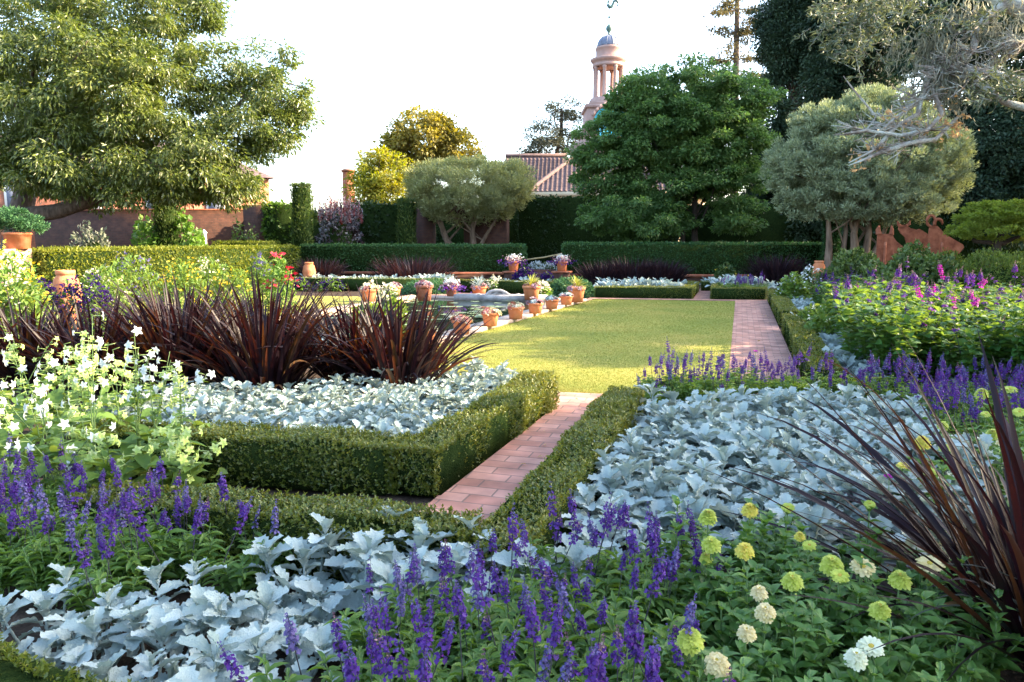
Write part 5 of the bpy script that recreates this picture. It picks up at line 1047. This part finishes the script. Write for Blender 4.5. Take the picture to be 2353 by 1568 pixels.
# ================================================================== FOREGROUND BEDS
DM = [dusty_mesh(v) for v in range(4)]
silver([(-4.75, 4.62), (-2.3, 4.78), (-2.2, 7.3), (-2.5, 8.0), (-3.0, 8.15), (-3.15, 7.2), (-4.2, 6.55), (-5.6, 6.0), (-5.3, 4.8)], .285, 'silver leaved plant in the bed inside the bent box hedge below the dark straps', 'silver plants below the dark straps', False, 1.05)
silver([(-.72, 3.95), (-.2, 3.75), (.6, 4.0), (1.2, 4.3), (1.5, 5.6), (1.55, 7.1), (.6, 7.35), (-.2, 6.9), (-.74, 6.5)], .285, 'silver leaved plant in the wide bed right of the narrow brick path', 'silver plants right of the narrow path', False, 1.28)
for (x, y, s, lab) in ((-2.62,2.14,1.25,'silver leaved plant at the lower left above the box hedge corner'), (-2.36,2.1,1.1,'small silver leaved plant next to the lower left one'), (-2.05,2.08,1.3,'large silver leaved plant at the bottom left with leaf undersides showing'), (-1.72,1.95,1.3,'large silver leaved plant at the bottom beside the front violet sages'), (-2.22,2.38,1.2,'silver leaved plant touching the left violet sages'), (-1.93,2.45,1.3,'silver leaved plant in the middle of the front silver drift'), (-1.58,2.30,1.2,'silver leaved plant behind the leftmost tall violet spikes'), (-1.85,2.80,1.45,'silver leaved plant under the sparse violet sages'), (-1.56,2.75,1.45,'silver leaved plant in the upper middle of the front silver drift'), (-1.60,2.98,1.5,'silver leaved plant just in front of the crossing box hedge'), (-1.30,3.0,1.5,'silver leaved plant before the near end of the brick path'), (-1.30,2.68,1.15,'silver leaved plant left of the front violet sage patch'), (-1.03,3.05,1.5,'silver leaved plant at the foot of the yellow tipped box hedge'), (-.80,3.18,1.5,'silver leaved plant behind the central violet sages'), (-1.10,2.80,1.35,'silver leaved plant half hidden by the central violet sages'), (-.6,3.55,1.35,'silver leaved plant where the right box hedge ends'), (-1.88,1.78,1.1,'silver leaved plant cut by the bottom edge of the view'), (-1.6,1.7,1.1,'silver leaved plant at the bottom edge under the front sages')):
    o = obj('silver_plant', DM[rng.integers(4)], None); o.location = (x, y, 0); o.scale = (s*.95,)*3; o.rotation_euler = (0, 0, rng.random()*6.28); tag(o, lab, 'silver plant', 'silver plants of the front drift')

# dark strap plants
for (x, y, n, lab, l0) in ((-3.55,7.35,150,'dark red strap plant at the right end of the left clumps lit from behind',1.12), (-4.95,6.85,150,'dark red strap plant in the middle of the left clumps with orange glowing leaves',1.15), (-4.3,7.7,130,'dark strap plant between and behind the two front left clumps',1.15), (-6.0,6.75,140,'dark strap plant left of the glowing middle clump',1.15), (-5.6,7.8,130,'dark strap plant at the back of the left clumps',1.25), (-7.0,6.6,140,'dark strap plant behind the white tobacco flowers',1.05), (-6.9,7.8,120,'dark strap plant at the rear left of the clumps',1.2), (-8.1,6.7,130,'dark strap plant at the far left edge',1.0), (-9.2,6.9,110,'dark strap plant outermost at the left frame edge',1.05), (-6.3,7.3,110,'dark strap plant in the thick of the left clumps',1.2)):
    phormium((x, y, .02), lab, 'dark strap plants in the left bed', int(n*1.5), (.72*l0, 1.2*l0), .05, rad=.36, bend=(.1,1.1), el=(.72,1.53))
phormium((1.28, 3.35, .0), 'large dark red strap plant arching in at the right edge of the foreground', None, 250, (.8, 1.6), .038, rad=.22, bend=(.15,1.25), el=(.5,1.5))
gl = MB(); n = 30; a = rng.uniform(2.2, 5.2, n); straps(gl, np.array([1.28,3.3,.03])+rnd(n)*np.array([.1,.1,.01]), a, rng.uniform(.25, .9, n), rng.uniform(.6, 1.05, n), rng.uniform(.03, .045, n), rng.uniform(.7, 1.6, n), 9, .3, 0, .5)
M['strap_green'] = leafmat('grey_green_strap', [(.03,.04,.03),(.06,.075,.06),(.05,.03,.03)], None, .2, .3, .5)
tag(obj('strap_plant', gl, M['strap_green'], origin=(1.28,3.3,0)), 'grey green drooping straps at the foot of the big dark red strap plant', 'strap plant')

# violet sages
def sages(poly, sp, label, group, k=4, sc=1.0, **kw):
    for q in jitter(poly, sp): salvia_plant((q[0], q[1], 0), label, group, int(rng.integers(max(0, k-1), k+2)), sc*rng.uniform(.9, 1.1), **kw)
sages([(-3.75, 2.5), (-2.75, 2.25), (-2.45, 2.5), (-2.5, 3.05), (-2.9, 3.3), (-4.3, 3.3)], .235, 'violet sage in the dense patch at the left edge below the white tobacco', 'violet sages at the left edge', 4, .95)
sages([(-2.5, 2.75), (-2.05, 2.75), (-1.95, 2.98), (-2.45, 3.02)], .25, 'violet sage in the sparse green patch before the crossing box hedge', 'sparse violet sages before the hedge', 2, 1.0)
sages([(-1.36, 1.7), (-.1, 1.85), (-.02, 2.7), (-.1, 3.55), (-.72, 3.35), (-1.0, 2.75), (-1.2, 2.5), (-1.36, 2.15)], .22, 'violet sage in the broad front patch between silver drift and pale zinnias', 'violet sages of the front patch', 3, 1.0)
sages([(-.82, 7.0), (.2, 7.6), (1.3, 7.75), (1.4, 8.3), (.2, 8.35), (-.8, 7.7)], .23, 'violet sage in the sunlit strip between silver bed and lawn', 'violet sages between silver bed and lawn', 4, .98)
sages([(1.6, 6.3), (2.3, 6.5), (3.1, 7.2), (3.2, 8.6), (1.4, 8.3), (1.5, 7.2)], .26, 'violet sage in the shaded patch right of the silver bed', 'violet sages at the right edge', 4, 1.0)

# zinnias
SPOON = grid_leaf(4, lambda t: .5*min(1, .35+1.1*t)*(1 if t < .8 else .72 if t < .95 else .35), .18, .12, .01)
def zinnia_head(kind, mat):
    mb = MB(); r = 1.0
    rings = {'double': 8, 'open': 3, 'bud': 2}[kind]
    for i in range(rings):
        f = i/max(1, rings-1); n = int(19-8*f) if kind != 'bud' else 9; az = np.arange(n)*2*math.pi/n+i*.17+rng.normal(size=n)*.05
        el = (-.22+1.15*f if kind == 'double' else .12+.3*f if kind == 'open' else .9) + rng.normal(size=n)*.08
        d = np.stack([np.cos(az)*np.cos(el), np.sin(az)*np.cos(el), np.sin(el)], 1); nr = np.stack([-np.cos(az)*np.sin(el), -np.sin(az)*np.sin(el), np.cos(el)], 1)
        L = r*(1-.62*f if kind == 'double' else 1-.18*f if kind == 'open' else .5)*rng.uniform(.92, 1.08, n)
        mb.inst(SPOON, np.c_[np.zeros((n,2)), np.full(n, .55*f if kind == 'double' else .06*f)], frames(d, nr+rnd(n)*.06), np.stack([L*.42 if kind != 'double' else L*.36+.06, L, L], 1), 0)
    cz = {'double': .62, 'open': .12, 'bud': .1}[kind]; mb.sphere((0,0,cz), (.2,.2,.12) if kind == 'double' else (.28,.28,.14), 10, 6, 1)
    mb.lathe([(0,-.32),(.22,-.26),(.34,-.08),(.3,.04)], n=9, m=2)
    return mb.mesh('flower_head', [M[mat], M['z_center'], M['z_leaf']])
ZH = {}
for m_ in ('z_lime', 'z_yellow', 'z_cream', 'z_white'):
    for k_ in ('double', 'open'): ZH[k_, m_] = zinnia_head(k_, m_)
ZH['bud', 'z_lime'] = zinnia_head('bud', 'z_lime')
def zinnia_stemleaf(h, seed=0, side=3):
    mb = MB(); st = MB()
    for b in range(side):
        a = b*2.1+rng.random(); top = np.array([0, 0, h]) if b == 0 else np.array([math.cos(a)*.09, math.sin(a)*.09, h*rng.uniform(.55, .85)]); b0 = np.zeros(3) if b == 0 else np.array([0,0,h*.15])
        mid = (b0+top)/2+np.r_[rng.normal(size=2)*.012, 0]; tt = np.linspace(0, 1, 6)[:, None]; cv = (1-tt)**2*b0+2*tt*(1-tt)*mid+tt**2*top; st.tube(cv, np.linspace(.0045, .0032, 6), 5)
        nn = max(3, int(np.linalg.norm(top-b0)/.048))
        for j in range(nn):
            t = (j+.6)/(nn+.25); p = (1-t)**2*b0+2*t*(1-t)*mid+t*t*top; az = np.array([0, math.pi])+j*1.57+a+rng.normal(size=2)*.2; el = rng.uniform(.25, .8, 2)
            if b > 0 and j == nn-1: az = np.arange(5)*1.26+a; el = rng.uniform(.5, 1.0, 5)
            d = np.stack([np.cos(az)*np.cos(el), np.sin(az)*np.cos(el), np.sin(el)], 1); L = (.095-.04*t)*rng.uniform(.8, 1.2, len(az)); nr = np.stack([-np.cos(az)*np.sin(el), -np.sin(az)*np.sin(el), np.cos(el)], 1)
            mb.inst(OVATE, np.tile(p, (len(az),1)), frames(d, nr+rnd(len(az))*.15), np.stack([L*.52, L, L*1.2], 1))
    return st.mesh('stem', M['nic_stem']), mb.mesh('leaves', M['z_leaf'])
ZS = {h: [zinnia_stemleaf(h, side=4) for _ in range(3)] for h in (.26, .34, .42, .5)}
def zinnia(x, y, zh, wpx, kind, mat, label, tilt=.35):
    p = gr(x, y, zh); dep = float((p-CAM) @ fw); r = wpx*dep/CF/2; hk = min(ZS, key=lambda q: abs(q-zh+.02)); st, lv = ZS[hk][rng.integers(3)]
    t = thing('zinnia_plant', label, 'flowering plant', (p[0], p[1], 0), 'pale zinnias in the foreground', 0); k = (zh-r*.25)/hk
    a = obj('stem', st, None, t); a.scale = (1,1,k); b = obj('leaves', lv, None, t); b.scale = (1,1,k); b.rotation_euler = (0,0,0)
    hd = obj('flower_head', ZH[kind, mat], None, t); hd.location = (0, 0, zh-r*.2); hd.scale = (r,)*3; to = math.atan2(-p[1], -p[0]); hd.rotation_euler = Matrix.Rotation(to, 4, 'Z').to_euler() if False else (Matrix.Rotation(to, 4, 'Z') @ Matrix.Rotation(tilt+rng.normal()*.12, 4, 'Y') @ Matrix.Rotation(rng.random()*6, 4, 'Z')).to_euler()
for args in (
    (1627,1185,.50,48,'double','z_lime','large lime zinnia at the top left of the pale zinnias beside violet spikes'), (1723,1169,.50,42,'double','z_yellow','yellow lime zinnia at the top in front of the silver bed'), (1811,1164,.50,31,'open','z_lime','small lime daisy shaped zinnia against the silver bed'),
    (1635,1247,.47,48,'double','z_lime','lime zinnia just below the large top left one'), (1712,1261,.47,47,'double','z_yellow','yellow zinnia with orange crown in the middle of the bed'), (1622,1280,.40,34,'double','z_lime','lime zinnia half hidden among leaves beside the violet spikes'),
    (1912,1293,.46,58,'double','z_lime','largest lime yellow zinnia crossed by a dark strap leaf'), (1983,1300,.46,54,'open','z_cream','pale lemon zinnia with a green bud in front of it'), (1930,1320,.45,42,'open','z_lime','flat pale zinnia below the largest lime one'), (1821,1331,.43,52,'double','z_lime','lime zinnia in the centre of the pale zinnia bed'),
    (1838,1231,.46,28,'double','z_yellow','small yellow zinnia behind the centre of the bed'), (1860,1251,.46,32,'open','z_lime','small lime zinnia next to a green bud'), (2068,1328,.44,54,'double','z_lime','green lime zinnia at the right partly in shade'), (2137,1292,.45,58,'open','z_cream','pale yellow zinnia among the dark strap leaves'),
    (1745,1358,.42,42,'double','z_cream','upper of the two cream pompon zinnias'), (1759,1402,.40,50,'double','z_cream','lower cream pompon zinnia with peach tint'), (1586,1464,.40,68,'double','z_lime','big lime zinnia at the bottom beside the violet spikes'), (1647,1521,.36,64,'double','z_cream','big cream zinnia at the very bottom'),
    (1716,1450,.38,46,'double','z_cream','cream zinnia seen from the side behind a leaf'), (1968,1508,.36,56,'double','z_white','white zinnia, left one of the touching white pair'), (2002,1482,.37,58,'open','z_white','white zinnia, right one of the touching white pair'), (2023,1398,.40,52,'double','z_lime','lime zinnia under the dark strap leaves, its back turned'),
    (1999,1157,.54,26,'open','z_lime','tall small green zinnia standing above the others'), (1557,1145,.52,12,'bud','z_lime','green zinnia bud among the violet spikes'), (1727,1146,.54,12,'bud','z_lime','green zinnia bud above the yellow zinnia'), (1981,1280,.50,16,'bud','z_lime','green zinnia bud before the pale lemon zinnia'), (1829,1366,.44,12,'bud','z_lime','green zinnia bud on a tall stem in the centre'),
    (2256,902,.5,32,'double','z_lime','lime zinnia in front of the right violet patch'), (2321,893,.5,32,'open','z_lime','lime zinnia at the upper right edge'), (2266,950,.48,24,'open','z_lime','small lime zinnia below the upper right pair'), (2343,945,.48,28,'open','z_lime','lime zinnia at the right edge below the violet patch'),
    (2120,1014,.45,40,'double','z_yellow','yellow zinnia behind the dark straps at right'), (2171,1027,.45,28,'open','z_lime','small lime zinnia right of the yellow one behind the straps'), (2281,997,.46,36,'double','z_lime','lime zinnia seen between dark straps'), (2307,1012,.46,34,'double','z_cream','pale zinnia beside a lime one between the straps'), (2167,976,.46,26,'double','z_lime','small lime zinnia above the yellow one behind the straps'), (2075,1068,.44,28,'open','z_yellow','yellow zinnia at the edge of the silver bed'), (2137,1082,.42,30,'open','z_lime','lime zinnia low behind the dark straps')):
    zinnia(*args)
for i, q in enumerate(jitter([(-.12, 2.0), (.55, 2.2), (1.0, 2.9), (.95, 3.55), (.3, 3.75), (-.02, 3.5), (-.08, 2.7)], .165)+jitter([(1.45, 4.6), (2.3, 5.2), (2.5, 6.3), (1.65, 6.2)], .24)):
    hk = (.26, .34, .34, .42)[i % 4]; st, lv = ZS[hk][rng.integers(3)]; far = q[1] > 4.3
    t = thing('zinnia_plant', 'leafy zinnia without open flower behind the dark straps at right' if far else 'leafy zinnia without open flower filling the front zinnia bed', 'plant', (q[0], q[1], 0), 'zinnias not in flower at right' if far else 'zinnias not in flower in front', rng.random()*6.28); obj('stem', st, None, t); obj('leaves', lv, None, t)

# flowering tobacco
def star_mesh(mat):
    mb = MB(); mb.tube([[0,-.062,0],[0,-.03,.002],[0,0,0]], [.0022,.003,.0055], 6, 1)
    for k in range(5):
        a = k*2*math.pi/5; d = np.array([[math.cos(a), .12, math.sin(a)]]); mb.inst(OVATE, np.array([[0,0,0.]]), frames(d, np.array([[0,1.0,0]])), np.array([[.022,.036,.03]]), 0)
    return mb.mesh('blossom', [M[mat], M['lime_petal']])
STAR = {k: star_mesh(k) for k in ('white_petal', 'lime_petal')}
def tobacco(x, y, h, lean, col, label, nb=4, nf=9):
    t = thing('tobacco_plant', label, 'flowering plant', (x, y, 0), 'flowering tobacco at the left edge'); st = MB(); lv = MB(); spots = []
    top = np.array([x+lean, y+rng.normal()*.08, h]); b0 = np.array([x, y, 0.0])
    for b in range(nb):
        s0 = b0+(top-b0)*(.0 if b == 0 else rng.uniform(.25, .6)); e = top if b == 0 else top+np.array([rng.normal()*.17, rng.normal()*.12, -rng.uniform(.02, .4)*h*.6]); mid = (s0+e)/2+np.r_[rng.normal(size=2)*.04, .03]
        tt = np.linspace(0, 1, 8)[:, None]; cv = (1-tt)**2*s0+2*tt*(1-tt)*mid+tt**2*e; st.tube(cv, np.linspace(.006 if b == 0 else .004, .0018, 8), 5)
        for j in range(nf): 
            u = 1-.62*rng.random()**1.3; spots.append((1-u)**2*s0+2*u*(1-u)*mid+u*u*e)
        n = 7; u = rng.random(n)**.9; P = ((1-u)**2)[:, None]*s0+(2*u*(1-u))[:, None]*mid+(u*u)[:, None]*e; zf = np.clip(P[:,2]/h, 0, 1); L = (.13-.105*zf)*rng.uniform(.7, 1.2, n); az = rng.random(n)*6.28; el = rng.uniform(-.1, .7, n)
        lv.inst(OVATE, P, frames(np.stack([np.cos(az)*np.cos(el), np.sin(az)*np.cos(el), np.sin(el)], 1), np.array([0,0,1.0])+rnd(n)*.3), np.stack([L*.5, L, L], 1))
    n = 16; az = rng.random(n)*6.28; L = rng.uniform(.14, .24, n); P = np.stack([x+rng.normal(size=n)*.08, y+rng.normal(size=n)*.08, rng.uniform(.03, .38, n)], 1); el = rng.uniform(0, .8, n)
    lv.inst(OVATE, P, frames(np.stack([np.cos(az)*np.cos(el), np.sin(az)*np.cos(el), np.sin(el)], 1), np.array([0,0,1.0])+rnd(n)*.25), np.stack([L*.5, L, L], 1))
    obj('leaves', lv, M['nic_leaf'], t)
    for p in spots:
        az = rng.uniform(-2.6, .4) if rng.random() < .75 else rng.random()*6.28; d = np.array([math.cos(az), math.sin(az), rng.uniform(-.15, .4)])
        if rng.random() < .42: st.tube([p-unit(d)*.006, p+unit(d)*.035, p+unit(d)*.055], [.0022,.0032,.001], 5, 1); continue
        o = obj('blossom', STAR[col if rng.random() < .85 else 'lime_petal'], None, t); o.location = p+unit(d)*.062-np.array([x, y, 0]); o.rotation_euler = Vector(d).to_track_quat('Y', 'Z').to_euler(); o.scale = (rng.uniform(.72, 1.0),)*3
    obj('stem', st, [M['nic_stem'], M['lime_petal']], t)
for (x, y, h, ln, c, lab) in ((-4.05,3.75,1.20,-.05,'white_petal','tallest white tobacco plant rising before the dark straps'), (-3.85,3.9,1.12,.15,'white_petal','white tobacco plant leaning right at the edge of its clump'), (-4.45,3.8,1.15,-.1,'white_petal','white tobacco plant left of the tallest one'), (-3.65,3.72,.98,.12,'white_petal','white tobacco plant with many stars over the silver bed'), (-4.8,3.9,1.0,-.1,'white_petal','white tobacco plant at the far left edge'), (-4.2,3.5,.85,.0,'white_petal','lower white tobacco plant at the front left'), (-3.9,3.4,.75,.1,'white_petal','low white tobacco plant above the violet sages'),
    (-3.35,3.62,.66,.12,'lime_petal','lime green tobacco plant at the right end of the clump'), (-3.15,3.55,.58,.1,'lime_petal','low lime tobacco plant in front of the left box hedge'), (-3.6,3.45,.7,.0,'lime_petal','lime green tobacco plant in the middle front'), (-4.4,4.3,.9,.0,'lime_petal','lime tobacco plant behind the white ones'), (-4.9,4.5,.9,.05,'lime_petal','lime tobacco plant far back at left'), (-5.3,4.6,.85,.0,'lime_petal','lime tobacco plant at the back by the left edge'), (-3.8,4.25,.85,.05,'lime_petal','lime tobacco plant beside the silver bed'), (-4.6,3.35,.7,-.05,'lime_petal','lime tobacco plant at the lower left edge'), (-5.6,5.2,.85,.0,'lime_petal','lime tobacco plant deep at the back left'), (-6.1,5.0,.9,.0,'lime_petal','lime tobacco plant at the back beside the left frame edge'), (-5.0,5.1,.75,.0,'lime_petal','short lime tobacco plant between the silver bed and the back ones'), (-4.3,3.15,.6,.0,'lime_petal','short lime tobacco plant above the violet sages at far left'), (-4.95,3.6,.75,.0,'lime_petal','lime tobacco plant low at the left frame edge')):
    tobacco(x, y, h, ln, c, lab)
for (x, y, h, lab) in ((-5.3,4.1,.5,'leafy low tobacco plant at the left edge below the white stars'), (-5.9,4.6,.5,'leafy low tobacco plant near the left frame edge'), (-4.75,4.3,.45,'leafy low tobacco plant behind the tallest white one'), (-4.4,3.95,.45,'leafy low tobacco plant at the foot of the tallest white one'), (-5.5,4.7,.5,'leafy low tobacco plant in front of the far left dark straps'), (-6.4,5.5,.55,'leafy low tobacco plant farthest back at the left'), (-4.0,3.1,.42,'leafy low tobacco plant behind the left violet sages'), (-3.55,3.95,.42,'leafy low tobacco plant next to the bent box hedge')): tobacco(x, y, h, 0, 'lime_petal', lab, 5, 3)
# loose pink flowers
for (x, y, z, lab) in ((1736,808,.78,'single pink flower on a thin stem above the violet strip'), (1748,828,.7,'smaller pink flower just below the topmost pink one'), (2043,1097,.52,'single magenta flower at the edge of the silver bed')):
    p = gr(x, y, z) if z < .6 else at(x, y, 8.3); t = thing('pink_flower', lab, 'flower', (p[0], p[1], 0)); obj('stem', MB().tube([[p[0], p[1], 0], [p[0]+.01, p[1], p[2]*.6], p], [.003,.0025,.002], 5), M['nic_stem'], t)
    pb = MB(); n = 10; a = np.arange(n)*.63; pb.inst(OVATE, np.tile(p, (n,1)), frames(np.stack([np.cos(a), np.sin(a)*.7, .4+0*a], 1), np.tile([0,-.5,.8], (n,1))), np.full((n,3), .028)); obj('petals', pb, M['magenta'], t)

for i in range(26):
    y = rng.uniform(3.9, 7.8) if i < 14 else rng.uniform(9, 20); x = rng.uniform(-1.75, -1.25) if i < 14 else rng.uniform(0, .72); l = rng.uniform(.03, .055)
    mb = MB(); mb.inst(OVATE, np.zeros((1,3)), frames(np.array([[0,1.0,.1]]), np.array([[rng.normal()*.3,0,1.0]])), np.array([[l*.55, l, l]])); o = obj('fallen_leaf', mb, M['dry_leaf']); o.location = (x, y, .026); o.rotation_euler = (0, 0, rng.random()*6.28)
    tag(o, 'dry fallen leaf lying on the narrow brick path' if i < 14 else 'dry fallen leaf lying on the main brick path', 'leaf', 'fallen leaves on the narrow path' if i < 14 else 'fallen leaves on the main path')
